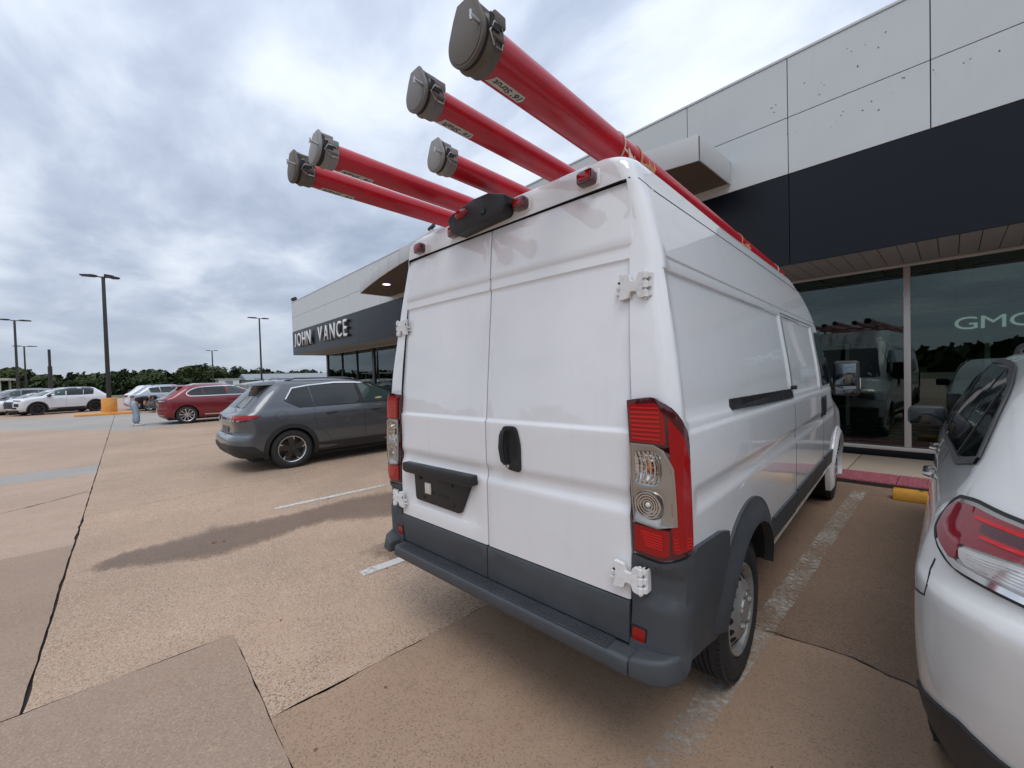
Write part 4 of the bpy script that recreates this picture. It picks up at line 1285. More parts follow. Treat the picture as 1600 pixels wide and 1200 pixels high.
# dark aperture behind the gaps
# door handle
hd = panel('handle_surround', rp([(.150, 1.385), (.238, 1.388), (.262, 1.30), (.262, 1.18), (.250, 1.165), (.165, 1.172), (.136, 1.25), (.134, 1.345)], .03), door_map, .010, M['black_plastic'], doors[0], thick=.02, cut=.02, flip=BACK,
           dfun=lambda a, b_: -.0075 * sstep(.185, .200, a) * (1 - sstep(.232, .245, a)) * sstep(1.215, 1.23, b_) * (1 - sstep(1.355, 1.37, b_)))
bb = B()
bb.tube([(.168, .066, 1.365), (.166, .058, 1.34), (.164, .054, 1.28), (.170, .058, 1.22), (.178, .068, 1.20)], [.012, .015, .0155, .014, .011], 10)
bb.obj('handle', M['black_plastic'], doors[0])
B().cyl((.188, .085, 1.188), (.188, .073, 1.188), .0085, 14).obj('lock', M['chrome'], doors[0])
# plate holder on the left door
bb = B()
def yb(z, o): return rear_base(z) + door_d(-.4, z) - o
bar = rp([(-.752, 1.095), (-.070, 1.100), (-.066, 1.050), (-.10, 1.036), (-.72, 1.034), (-.752, 1.046)], .012)
bb.prism([(x, z) for x, z in bar], .052, .118, 'y')
bb.obj('plate_bar', M['black_plastic'], doors[1], bevel=.008)
ph = rp([(-.668, 1.040), (-.118, 1.042), (-.215, .858), (-.655, .866)], .022)
ph_o = B().prism(ph, .088, .122, 'y').obj('plate_holder', M['black_plastic'], doors[1], bevel=.006)
bb = B()
for x in (-.60, -.28): bb.cyl((x, .089, 1.008), (x, .083, 1.008), .010, 10)
for x in (-.56, -.27): bb.cyl((x, .089, .893), (x, .084, .893), .008, 10)
for (a, c, z) in ((-.56, -.46, .925), (-.42, -.32, .925)): bb.b2(a, c, .0845, .0885, z, z + .012)
bb.obj('screw', M['gap_black'], ph_o)['kind'] = 'stuff'
B().b2(-.545, -.490, .079, .089, .925, .985).obj('plate_lamp', M['bulb_white'], ph_o, bevel=.006)
B().b2(-.549, -.486, .0835, .0885, .921, .989).obj('lamp_bezel', M['bulb_white'], ph_o, bevel=.002)

# ---- hinges: pressed H-shaped brackets with knuckles
def hinge(x, z, s_, par=van):
    y = rear_base(z) + door_d(.83, z) - .012
    h = bpy.data.objects.new('hinge', None)
    H = rp([(-.066, -.050), (-.020, -.044), (-.014, -.020), (.010, -.020), (.018, -.046), (.040, -.052), (.042, .052), (.020, .048), (.010, .020), (-.012, .022), (-.018, .050), (-.062, .056), (-.056, .0)], .007, 3)
    bb = B()
    bb.prism([(x + s_ * a, z + b_) for a, b_ in H], y - .020, y - .002, 'y')
    for dz in (-.036, .0, .036):
        bb.cyl((x + s_ * .047, y - .012, z + dz - .0135), (x + s_ * .047, y - .012, z + dz + .0135), .0125, 12)
        bb.b2(x + s_ * .047, x + s_ * .068, y - .008, y + .030, z + dz - .010, z + dz + .010)
    bb.cyl((x + s_ * .047, y - .012, z - .057), (x + s_ * .047, y - .012, z + .057), .0065, 10)
    bb.b2(x + s_ * .056, x + s_ * .070, y + .0, y + .045, z - .046, z + .046)
    bb.b2(x - s_ * .080, x - s_ * .058, y - .011, y + .004, z - .006, z + .006)
    bb.b2(x - s_ * .086, x - s_ * .058, y - .010, y + .004, z - .026, z - .018)
    ob = bb.obj('hinge', M['hinge_white'], par, bevel=.0016, seg=1)
    b2_ = B()
    for a, c in ((.047, .044), (.047, -.046), (-.06, .02)): b2_.cyl((x + s_ * a, y - .0215, z + c), (x + s_ * a, y - .019, z + c), .0055, 8)
    b2_.obj('hinge_bolt', M['gap_black'], ob)['kind'] = 'stuff'
    return ob
for s_ in (1, -1):
    hinge(s_ * .845, 1.977, s_); hinge(s_ * .835, .838, s_)

# ---- tail lamps wrapping the corners
def lamp(s_):
    mw0 = VS.mapW(s_); mw = lambda a, z: mw0(a - .012, z)
    ref = Vector((s_ * 1.0, -1.0, 0))
    out_l = rp([(-.160, 1.528), (-.07, 1.540), (-.045, 1.541), (.005, 1.50), (.045, 1.42), (.062, 1.30), (.066, 1.0), (.066, .972), (-.045, .928), (-.158, .938), (-.160, 1.15)], [.006, .03, .03, .03, .04, .03, .0, .01, .01, .008, 0])
    L_ = panel('tail_lamp', out_l, mw, .026, M['red_deep'], van, thick=.05, cut=.03, flip=ref, dfun=lambda a, b_: -.010 * (1 - sstep(0, .02, min(a + .160, .066 - a))) - .048 * sstep(-.15, -.14, a) * (1 - sstep(-.03, -.02, a)) * sstep(1.07, 1.08, b_) * (1 - sstep(1.34, 1.35, b_)))
    # brighter lens fields
    panel('lens', rp([(-.146, 1.512), (-.04, 1.520), (-.020, 1.47), (-.020, 1.368), (-.146, 1.372)], .01), mw, .029, M['red_lens'], L_, thick=.008, cut=.03, flip=ref)
    panel('lens', rp([(-.012, 1.47), (.030, 1.39), (.046, 1.30), (.050, .985), (-.012, .965)], .012), mw, .029, M['red_lens'], L_, thick=.008, cut=.03, flip=ref)
    panel('lens', rp([(-.144, 1.05), (-.018, 1.048), (-.018, .960), (-.040, .945), (-.144, .952)], .008), mw, .0292, M['red_lens'], L_, thick=.008, cut=.03, flip=ref)
    # ribs of the reflex grid (top) and the inner bulb glow plate (bottom)
    bb = B()
    for k in range(8): ribbon('', [(-.140, 1.385 + k * .0165), (-.030, 1.385 + k * .0165)], mw, .0065, .0318, None, None, flip=ref, bb=bb)
    for k in range(4): ribbon('', [(-.008, 1.02 - k * .012), (.04, 1.022 - k * .012)], mw, .005, .0318, None, None, flip=ref, bb=bb)
    bb.obj('reflector_rib', M['red_bright'], L_)['kind'] = 'stuff'
    bb = B()
    for k in range(6): ribbon('', [(-.120 + .004 * k, 1.030 - k * .010), (-.035, 1.026 - k * .010)], mw, .006, .0318, None, None, flip=ref, bb=bb)
    bb.obj('reflector_rib', M['red_bright'], L_)['kind'] = 'stuff'
    # clear section
    cl = panel('clear_section', rp([(-.148, 1.362), (-.055, 1.362), (-.028, 1.345), (-.006, 1.28), (-.002, 1.07), (-.050, 1.055), (-.142, 1.064), (-.150, 1.19)], .012), mw, .031, M['lamp_silver'], L_, thick=.01, cut=.025, flip=ref,
               dfun=lambda a, b_: -.032 * math.exp(-(((a + .085) / .045) ** 4 + ((b_ - 1.275) / .055) ** 4)) - .028 * math.exp(-(((a + .085) / .05) ** 4 + ((b_ - 1.13) / .048) ** 4)))
    bw = rp([(-.140, 1.335), (-.062, 1.345), (-.040, 1.31), (-.042, 1.225), (-.062, 1.198), (-.136, 1.206)], .014)
    panel('reflector_bowl', bw, mw, .027, M['chrome'], L_, thick=.006, cut=.012, flip=ref, dfun=lambda a, b_: -.022 * math.exp(-(((a + .09) / .04) ** 2 + ((b_ - 1.27) / .05) ** 2)))
    bb = B()
    for k in range(5): ribbon('', [(-.128 + .016 * k + .012 * math.sin(t * math.pi), 1.215 + t * .115) for t in [q / 8 for q in range(9)]], mw, .0045, .0335, None, None, flip=ref, bb=bb)
    for k in range(4): ribbon('', [(-.130, 1.226 + .028 * k), (-.05, 1.224 + .028 * k)], mw, .003, .0328, None, None, flip=ref, bb=bb)
    bb.obj('reflector_flute', M['chrome'], L_)['kind'] = 'stuff'
    p = mw(-.075, 1.275); n_ = outward(mw, -.075, 1.275)
    if n_.dot(ref) < 0: n_ = -n_
    B().sphere(p + n_ * .022, (.013, .013, .020), 10, 8).obj('bulb', M['amber'], L_)
    bb = B()
    for rr_ in (.048, .038, .028, .018):
        ribbon('', [(-.088 + rr_ * math.cos(t), 1.133 + rr_ * math.sin(t)) for t in [q * math.pi / 12 for q in range(24)]], mw, .0042, .0335 - (.05 - rr_) * .15, None, None, flip=ref, closed=True, step=.02, bb=bb)
    bb.obj('lens_ring', M['chrome'], L_)['kind'] = 'stuff'
    p = mw(-.088, 1.133)
    B().sphere(p + n_ * .022, (.012, .012, .012), 10, 8).obj('bulb', M['bulb_white'], L_)
    ribbon('bezel_edge', [(-.148, 1.362), (-.055, 1.362), (-.028, 1.345), (-.006, 1.28), (-.002, 1.07), (-.050, 1.055), (-.142, 1.064), (-.150, 1.19), (-.148, 1.362)], mw, .006, .0335, M['lamp_silver'], L_, flip=ref)
for s_ in (1, -1): lamp(s_)

# ---- grey bumper corners, side cladding, step
for s_ in (1, -1):
    mw0 = VS.mapW(s_); mw = lambda a, z, m_=mw0: m_(a - .012 * (1 - sstep(0.0, .09, a)), z); ref = Vector((s_, -1, 0)); ms = VS.mapS(s_)
    q_ = rp([(-.160, .925), (-.05, .915), (.066, .958), (.086, .962), (.078, .75), (.060, .60), (.02, .50), (-.02, .478), (-.160, .478)], [.008, .02, .01, .01, .0, .0, .03, .03, .0])
    cr_ = panel('bumper_corner', q_, mw, .022, M['van_grey'], van, thick=.06, cut=.03, flip=ref,
          dfun=lambda a, b_: .010 * sstep(.63, .50, b_) + .012 * sstep(.60, .52, b_) - .020 * sstep(-.14, -.12, a) * (1 - sstep(.0, .03, a)) * sstep(.765, .78, b_) * (1 - sstep(.885, .90, b_)))
    rf = panel('reflector', rp([(-.152, .640), (-.100, .640), (-.100, .568), (-.152, .568)], .006), mw, .026, M['red_lens'], cr_, thick=.012, cut=.03, flip=ref)
    ribbon('reflector_frame', [(-.155, .643), (-.097, .643), (-.097, .565), (-.155, .565)], mw, .007, .0265, M['black_plastic'], cr_, flip=ref, closed=True)
    # bumper end cap
    bb = B()
    pts = [(.853, .0), (.945, .010), (.990, .040), (1.020, .090), (1.030, .16), (.853, .16)]
    bb.prism([(s_ * x, y) for x, y in pts], .485, .565, 'z')
    for i_, v_ in enumerate(bb.v):
        if v_[2] > .55 and abs(v_[0]) > .9: bb.v[i_] = (v_[0] * .99, v_[1] + .012, v_[2] + .018 * (abs(v_[0]) - .9) / .12)
    bb.obj('bumper_end', M['van_grey'], cr_, bevel=.018, seg=3)
    # side cladding behind the wheel
    arc = [(RW_Y + .470 * math.cos(t), RW_Z + .02 + .470 * math.sin(t)) for t in [math.radians(q) for q in range(214, 140, -6)]]
    poly = [(.185, .962), (.175, .75), (.155, .60), (.16, .53), (.30, .500), (.48, .478)] + [p for p in arc if p[1] > .42] + [(.635, .905), (.52, .935)]
    panel('side_cladding', poly, ms, .016, M['van_grey'], van, thick=.03, cut=.08, flip=Vector((s_, 0, 0)))
    # wheel arch flare
    a0 = [math.radians(q) for q in range(168, 9, -6)]
    outr = [(RW_Y + (.560 + .02 * math.sin(max(0, t))) * math.cos(t), RW_Z + .02 + (.560 + .02 * math.sin(max(0, t))) * math.sin(t)) for t in a0]
    innr = [(RW_Y + .455 * math.cos(t), RW_Z + .02 + .455 * math.sin(t)) for t in a0[::-1]]
    fl_ = lambda a, b_: .034 * (1 - sstep(.455, .575, math.hypot(a - RW_Y, b_ - RW_Z - .02)))
    panel('wheel_arch', outr + innr, ms, .014, M['van_grey'], van, thick=.05, cut=.05, flip=Vector((s_, 0, 0)), dfun=fl_)
    outr = [(FW_Y + .52 * math.cos(t), RW_Z + .02 + .52 * math.sin(t)) for t in [math.radians(q) for q in range(200, -21, -6)]]
    innr = [(FW_Y + .445 * math.cos(t), RW_Z + .02 + .445 * math.sin(t)) for t in [math.radians(q) for q in range(-20, 201, 6)]]
    panel('wheel_arch', outr + innr, ms, .010, M['van_white'], van, thick=.05, cut=.06, flip=Vector((s_, 0, 0)), dfun=lambda a, b_: .03 * (1 - sstep(.445, .52, math.hypot(a - FW_Y, b_ - RW_Z - .02))))
    # sill cladding in three lengths
    for a, c in ((1.56, 2.352), (2.366, 3.84), (3.855, 4.56)):
        panel('sill_cladding', [(a, .56), (c, .545), (c, .700 if a < 3 else .690), (a, .712)], ms, .014, M['van_grey'], van, thick=.03, cut=.2, flip=Vector((s_, 0, 0)))
    B().b2(s_ * .93, s_ * .985, 1.55, 4.56, .475, .535).obj('sill', M['van_white'], van, bevel=.02)
    # shut lines
    for pts in ([(2.358, .72), (2.358, 1.40), (2.352, 2.05)], [(3.848, .71), (3.848, 1.4), (3.846, 2.04)], [(2.358, 2.062), (3.846, 2.058)], [(4.93, 1.0), (4.86, 1.25), (4.66, 1.72), (4.42, 2.04)]):
        ribbon('shut_line', pts, ms, .007, .0012, M['gap_black'], van, flip=Vector((s_, 0, 0)), step=.04)
    ribbon('drip_rail', [(.335, 2.412), (1.0, 2.414), (2.4, 2.412), (3.6, 2.400)], ms, .007, .001, M['gap_black'], van, flip=Vector((s_, 0, 0)), step=.06)
    ribbon('drip_rail', [(-.055, 2.424), (-.02, 2.431), (.02, 2.431), (.06, 2.424), (.115, 2.413)], VS.mapW(s_), .006, .001, M['gap_black'], van, flip=Vector((s_, -1, 0)), step=.02)
    # front door window and quarter pane
    wd = panel('side_window', rp([(3.92, 1.44), (3.90, 2.0), (4.33, 2.0), (4.60, 1.78), (4.86, 1.46)], .05), ms, .006, M['car_glass'], van, thick=.02, cut=.1, flip=Vector((s_, 0, 0)))
    bb = B()
    for y in (3.735, 3.965): bb.add(*[[], []])
    for y in (3.76, 3.95):
        panel('door_handle', rp([(y - .045, 1.34), (y + .045, 1.34), (y + .045, 1.135), (y - .045, 1.135)], .04), ms, .014, M['black_plastic'], van, thick=.03, cut=.03, flip=Vector((s_, 0, 0)))
    # slide rail
    rl = panel('slide_rail', rp([(.825, 1.492), (2.305, 1.478), (2.305, 1.412), (.825, 1.437)], .006), ms, .012, M['black_plastic'], van, thick=.02, cut=.1, flip=Vector((s_, 0, 0)),
          dfun=lambda a, b_: -.006 * sstep(1.447, 1.452, b_ + .009 * (a - .825)) * (1 - sstep(1.470, 1.476, b_ + .009 * (a - .825))))
    B().box((s_ * 1.026, 2.285, 1.49), (.035, .05, .03)).obj('rail_stop', M['black_plastic'], rl, bevel=.005)
    # mirror
    mr_ = bpy.data.objects.new('mirror', None)
    bb = B(); bb.box((s_ * 1.145, 4.68, 1.50), (.24, .13, .40)); bb.b2(s_ * .98, s_ * 1.08, 4.66, 4.74, 1.36, 1.46)
    mo = bb.obj('mirror', M['black_plastic'], van, bevel=.045, seg=4)
    B().box((s_ * 1.145, 4.612, 1.545), (.185, .012, .24)).obj('mirror_glass', M['mirror_dark'], mo, bevel=.005)
    B().box((s_ * 1.145, 4.612, 1.365), (.185, .012, .09)).obj('mirror_glass', M['mirror_dark'], mo, bevel=.005)
    B().box((s_ * 1.263, 4.69, 1.44), (.016, .05, .12)).obj('indicator', M['bulb_white'], mo, bevel=.006)
    bb = B(); bb.add([(s_ * .972, 4.52, 1.45), (s_ * .975, 4.86, 1.45), (s_ * .95, 4.62, 1.74), (s_ * .99, 4.52, 1.45), (s_ * .992, 4.86, 1.45), (s_ * .968, 4.62, 1.74)], [(0, 1, 2), (3, 5, 4), (0, 3, 4, 1), (1, 4, 5, 2), (2, 5, 3, 0)])
    bb.obj('mirror_sail', M['black_plastic'], mo)
    make_wheel(van, (s_ * .882, RW_Y, RW_Z), .362, .225, .218, 'steel', flip=(s_ < 0))
    make_wheel(van, (s_ * .882, FW_Y, RW_Z), .362, .225, .218, 'steel', flip=(s_ < 0))
# step bumper with grooved tread
sb = B(); sb.prism([(.010, .482), (.004, .500), (.008, .540), (.022, .552), (.20, .552), (.20, .482)], -.806, .852, 'x')
stp = sb.obj('step_bumper', M['van_grey'], van, bevel=.006)
bb = B()
for k in range(7): bb.b2(-.765 , .76, .016 + k * .0112, .0222 + k * .0112, .5525, .5585)
bb.obj('tread_rib', M['van_grey'], stp)['kind'] = 'stuff'
B().b2(-.80, .80, .2, .9, .44, .50).obj('floor_pan', M['arch_black'], van)
B().b2(-.86, .86, .9, 5.6, .30, .42).obj('underbody', M['arch_black'], van)
B().cyl((-.80, RW_Y, .34), (.80, RW_Y, .34), .05, 12).obj('rear_axle', M['arch_black'], van)
# high-level row: marker lamps and camera pod on the roof edge
for (x, z) in ((-.630, 2.470), (-.279, 2.487), (.240, 2.492), (.629, 2.482)):
    y = VS.rear_y(abs(x), z) - .004
    bb = B(); bb.prism([(x - .042, z - .020), (x - .034, z - .034), (x + .034, z - .034), (x + .042, z - .020), (x + .042, z + .016), (x + .030, z + .028), (x - .030, z + .028), (x - .042, z + .016)], y - .040, y + .02, 'y')
    ml = bb.obj('marker_lamp', M['red_deep'], van, bevel=.008)
    B().prism([(x - .030, z - .018), (x + .030, z - .018), (x + .030, z + .014), (x - .030, z + .014)], y - .044, y - .036, 'y').obj('lens', M['red_lens'], ml, bevel=.003)
    B().b2(x - .052, x + .052, y - .004, y + .03, z - .040, z + .032).obj('base', M['van_white'], ml, bevel=.008)
pod = B(); pod.prism([(-.275, 2.53), (-.25, 2.452), (-.20, 2.432), (.165, 2.450), (.190, 2.49), (.180, 2.545), (.06, 2.585), (-.05, 2.588), (-.255, 2.555)], .105, .26, 'y')
pd = pod.obj('camera_pod', M['black_plastic'], van, bevel=.012)
B().sphere((-.150, .108, 2.535), (.055, .022, .026), 14, 10).obj('marker_lamp', M['red_lens'], pd)
B().cyl((.03, .108, 2.50), (.03, .096, 2.497), .018, 14).obj('camera_lens', M['car_glass'], pd)
# roof rack bars under the tubes
for y in (.95, 2.2, 3.4):
    bb = B(); bb.b2(-.70, .63, y - .02, y + .02, 2.625, 2.660)
    bar = bb.obj('rack_bar', M['rim_silver'], van, bevel=.004)
    for s_ in (-1, 1):
        B().b2(s_ * .56 - .025, s_ * .56 + .025, y - .03, y + .03, 2.47, 2.626).obj('rack_foot', M['rim_silver'], bar, bevel=.004)
# nose (seen in the glass): windscreen, grille, headlamps, wipers
panel('windscreen', rp([(-.72, 2.06), (.72, 2.06), (.86, 1.36), (-.86, 1.36)], .06), VS.mapF(), .006, M['car_glass'], van, thick=.02, cut=.12, flip=Vector((0, 1, 0)))
panel('grille', rp([(-.50, .98), (.50, .98), (.42, .74), (-.42, .74)], .05), VS.mapF(), .012, M['black_plastic'], van, thick=.03, cut=.1, flip=Vector((0, 1, 0)))
panel('front_bumper', rp([(-.92, .70), (.92, .70), (.90, .34), (-.90, .34)], .04), VS.mapF(), .020, M['van_grey'], van, thick=.05, cut=.1, flip=Vector((0, 1, 0)))
for s_ in (1, -1):
    panel('headlamp', rp([(-.28, 1.00), (.10, 1.10), (.36, 1.16), (.30, .92), (-.24, .84)], .04), VS.mapWF(s_), .010, M['lamp_silver'], van, thick=.03, cut=.06, flip=Vector((s_, 1, 0)))
# ------------------------------------------------------------------ parked cars
def paint(name, col, metal=0.0, flake=0.0, rough=0.35, **kw):
    return mat(name, col, rough, metal=metal, coat=1.0, var=kw.pop('var', 0.03), vscale=kw.pop('vscale', 2.0), coat_r=0.035, **kw)
M['p_grey'] = paint('dark_grey_metallic_paint', (0.115, 0.125, 0.138), 0.75, rough=0.38)
M['p_red'] = paint('deep_red_metallic_paint', (0.20, 0.014, 0.022), 0.35, rough=0.35)
M['p_white'] = paint('bright_white_paint', (0.72, 0.735, 0.76), 0.0)
M['p_pearl'] = paint('pearl_white_paint', (0.64, 0.64, 0.625), 0.05, rough=0.32, var=0.02, dirt=((0.50, 0.46, 0.40), 5, 0.18))
M['p_silver'] = paint('silver_blue_paint', (0.38, 0.42, 0.47), 0.5)
M['p_blue'] = paint('slate_blue_paint', (0.055, 0.085, 0.115), 0.4)
M['p_black'] = paint('black_paint', (0.012, 0.013, 0.015), 0.2)
M['p_mid'] = paint('mid_grey_paint', (0.24, 0.25, 0.26), 0.5)
M['trim'] = mat('satin_black_trim', (0.020, 0.021, 0.023), 0.5, var=0.1)
M['chrome_trim'] = mat('bright_chrome_trim', (0.75, 0.75, 0.75), 0.12, metal=1.0)
M['lens_red'] = mat('car_red_lens', (0.20, 0.006, 0.016), 0.1, coat=1.0)
M['lens_dark'] = mat('smoked_red_lens', (0.055, 0.006, 0.012), 0.1, coat=1.0)
M['lens_clear'] = mat('clear_lamp_lens', (0.50, 0.49, 0.47), 0.15, metal=0.4, coat=1.0)
M['plate'] = mat('dealer_plate', (0.10, 0.10, 0.11), 0.5)
M['front_glass'] = mat('front_side_glass', (0.035, 0.060, 0.060), 0.03, spec=0.8)

def suv(name, label, cat, loc, rot, pm, rows, L, wb, ro, wr, dlo, group=None, style='aero', clad=True, rail=None, belt=None, doors=None, tail='wide', plan=None, roof_m=None, front_faces=True, hi=False, fuel=False, ww=.225, arch_r=None, rr=None, clad_m=None, cutters=()):
    """pm: paint; rows: shell table; dlo: list of (polygon, material) side windows; doors: list of y positions of the shut lines"""
    step = .05 if hi else .09
    yl = [0.2 + step * k for k in range(int((L - .3) / step))]
    zs = sorted(set([round(r_[0], 3) for r_ in rows] + [round(rows[0][0] + (.03 if hi else .045) * k, 3) for k in range(1, int((rows[-1][0] - rows[0][0]) / (.03 if hi else .045)))] + [rows[-1][0] - q for q in (.004, .010, .018, .03)]))
    S = Shell(rows, yl, plan=plan, bow=.05, fbow=.12, nc=12 if hi else 9)
    t = thing(name, label, cat, loc, rot, group)
    ar = arch_r or wr + .045
    bm = S.body(zs); me = bpy.data.meshes.new('body'); bm.to_mesh(me); bm.free(); me.materials.append(pm)
    wmax = max(r_[1] for r_ in rows)
    me = bool_cut(me, [arch_tool(ro, wr, ar, wmax, .34, M['arch_black']), arch_tool(ro + wb, wr, ar, wmax, .34, M['arch_black'])] + list(cutters), None)
    me.polygons.foreach_set('use_smooth', [True] * len(me.polygons)); me.set_sharp_from_angle(angle=math.radians(32))
    body = link('body', me, t)
    B().b2(-wmax + .12, wmax - .12, .35, L - .35, rows[0][0] - .07, rows[0][0] + .02).obj('underbody', M['arch_black'], t)
    cm = clad_m or M['trim']
    zb = rows[0][0]
    for s_ in (1, -1):
        ms = S.mapS(s_); ref = Vector((s_, 0, 0))
        for yw in (ro, ro + wb):
            make_wheel(t, (s_ * (wmax - ww / 2 - .015), yw, wr), wr, ww, rr or wr * .66, style, flip=(s_ < 0))
            if clad:
                a0 = [math.radians(q) for q in range(198, -19, -6)]
                outr = [(yw + (ar + .075) * math.cos(q), wr + (ar + .075) * math.sin(q)) for q in a0]
                innr = [(yw + (ar - .004) * math.cos(q), wr + (ar - .004) * math.sin(q)) for q in a0[::-1]]
                panel('wheel_arch', outr + innr, ms, .010, cm, t, thick=.03, cut=.09, flip=ref)
        if clad:
            panel('sill_cladding', [(ro + ar + .05, zb + .005), (ro + wb - ar - .05, zb + .005), (ro + wb - ar - .04, zb + .17), (ro + ar + .04, zb + .17)], ms, .012, cm, t, thick=.03, cut=.25, flip=ref)
        for poly, wm_ in dlo:
            panel('side_window', poly, ms, .0045, wm_, t, thick=.012, cut=.07 if hi else .12, flip=ref)
        for pts in (doors or []):
            ribbon('shut_line', pts, ms, .007, .0012, M['gap_black'], t, flip=ref, step=.06)
    return t, S, body

def lamp_panel(nm, poly, S, s_, m, t, off=.008, front=False, cut=.05, thick=.02, **kw):
    mp = S.mapWF(s_) if front else S.mapW(s_)
    return panel(nm, poly, mp, off, m, t, thick=thick, cut=cut, flip=Vector((s_, 1.0 if front else -1.0, 0)), **kw)

def handle(t, S, y, z, m, s_, ln=.19):
    x = S.side_x(y, z)
    bb = B(); bb.tube([(s_ * (x + .002), y - ln / 2, z), (s_ * (x + .028), y - ln * .35, z + .004), (s_ * (x + .030), y + ln * .35, z + .010), (s_ * (x + .002), y + ln / 2, z + .010)], [.012, .014, .014, .012], 8)
    return bb.obj('door_handle', m, t)
def mirror(t, S, y, z, m, s_, out=.20, gm=None, glass_back=True):
    x = S.side_x(y, z)
    o = B().box((s_ * (x + out * .55), y, z + .05), (.24, .15, .17)).obj('mirror', m, t, bevel=.05, seg=4)
    B().b2(s_ * (x - .03), s_ * (x + .10), y - .03, y + .04, z - .04, z + .0).obj('mirror_arm', M['trim'], o, bevel=.01)
    B().box((s_ * (x + out * .55), y - .0745, z + .05), (.21, .012, .14)).obj('mirror_glass', gm or M['chrome'], o, bevel=.005)
    return o
def rail(t, S, x, y0, y1, m):
    pts = []
    for k in range(9):
        y = y0 + (y1 - y0) * k / 8; z = S.top_z(x, y)
        pts.append((x, y, z + (.035 if 0 < k < 8 else .0)))
    for s_ in (-1, 1): B().tube([(s_ * p[0], p[1], p[2]) for p in pts], .016, 8).obj('roof_rail', m, t)

# ---- dark grey crossover between the van and the red car
rows_rogue = [
 (.26, .84, .20, 4.46, .45, .30, .60, .50), (.34, .895, .07, 4.56, .45, .32, .62, .52), (.46, .915, .01, 4.63, .45, .33, .62, .55), (.58, .918, .0, 4.65, .45, .33, .62, .55), (.66, .92, .03, 4.64, .45, .33, .62, .55),
 (.70, .92, .085, 4.63, .42, .30, .62, .55), (.80, .92, .10, 4.60, .40, .30, .62, .55), (.92, .918, .075, 4.52, .38, .30, .62, .60), (.99, .915, .08, 4.38, .36, .30, .62, .70), (1.04, .905, .10, 4.10, .34, .30, .55, .80),
 (1.09, .885, .15, 3.80, .32, .30, .50, .60), (1.13, .865, .20, 3.66, .30, .30, .45, .50), (1.25, .815, .32, 3.46, .28, .30, .40, .42), (1.40, .745, .46, 3.20, .26, .30, .36, .40), (1.52, .68, .58, 2.96, .25, .30, .34, .40), (1.59, .63, .64, 2.78, .25, .30, .32, .4),
 (1.64, .56, .72, 2.50, .25, .3, .3, .4), (1.675, .44, .95, 2.2, .22, .3, .25, .4), (1.69, .28, 1.25, 1.95, .15, .2, .15, .2), (1.695, .10, 1.45, 1.75, .05, .1, .05, .1)]
g = .006
dlo_rogue = [(rp([(.92, 1.30), (1.06, 1.49), (1.36, 1.535), (1.42, 1.16), (1.16, 1.15)], [.02, .03, .01, .01, .03]), M['car_glass']),
             (rp([(1.43, 1.16), (1.38, 1.535), (1.9, 1.575), (2.28, 1.565), (2.36, 1.16)], .02), M['car_glass']),
             (rp([(2.44, 1.165), (2.36, 1.565), (2.66, 1.54), (2.98, 1.40), (3.36, 1.175)], [.02, .02, .04, .04, .03]), M['front_glass'])]
doors_rogue = [[(1.42, 1.14), (1.40, .95), (1.44, .78)], [(2.40, 1.15), (2.42, .9), (2.42, .46)], [(3.38, 1.15), (3.45, .9), (3.40, .5)], [(1.47, .72), (1.62, .60), (1.70, .46), (3.38, .45)]]
t, S, bd = suv('crossover', 'dark grey metallic crossover parked between the van and the red car', 'car', (-9.42, 1.28, 0), math.radians(1.2), M['p_grey'], rows_rogue, 4.65, 2.705, .985, .362, dlo_rogue, style='aero', doors=doors_rogue, hi=True, rr=.238, group=None)
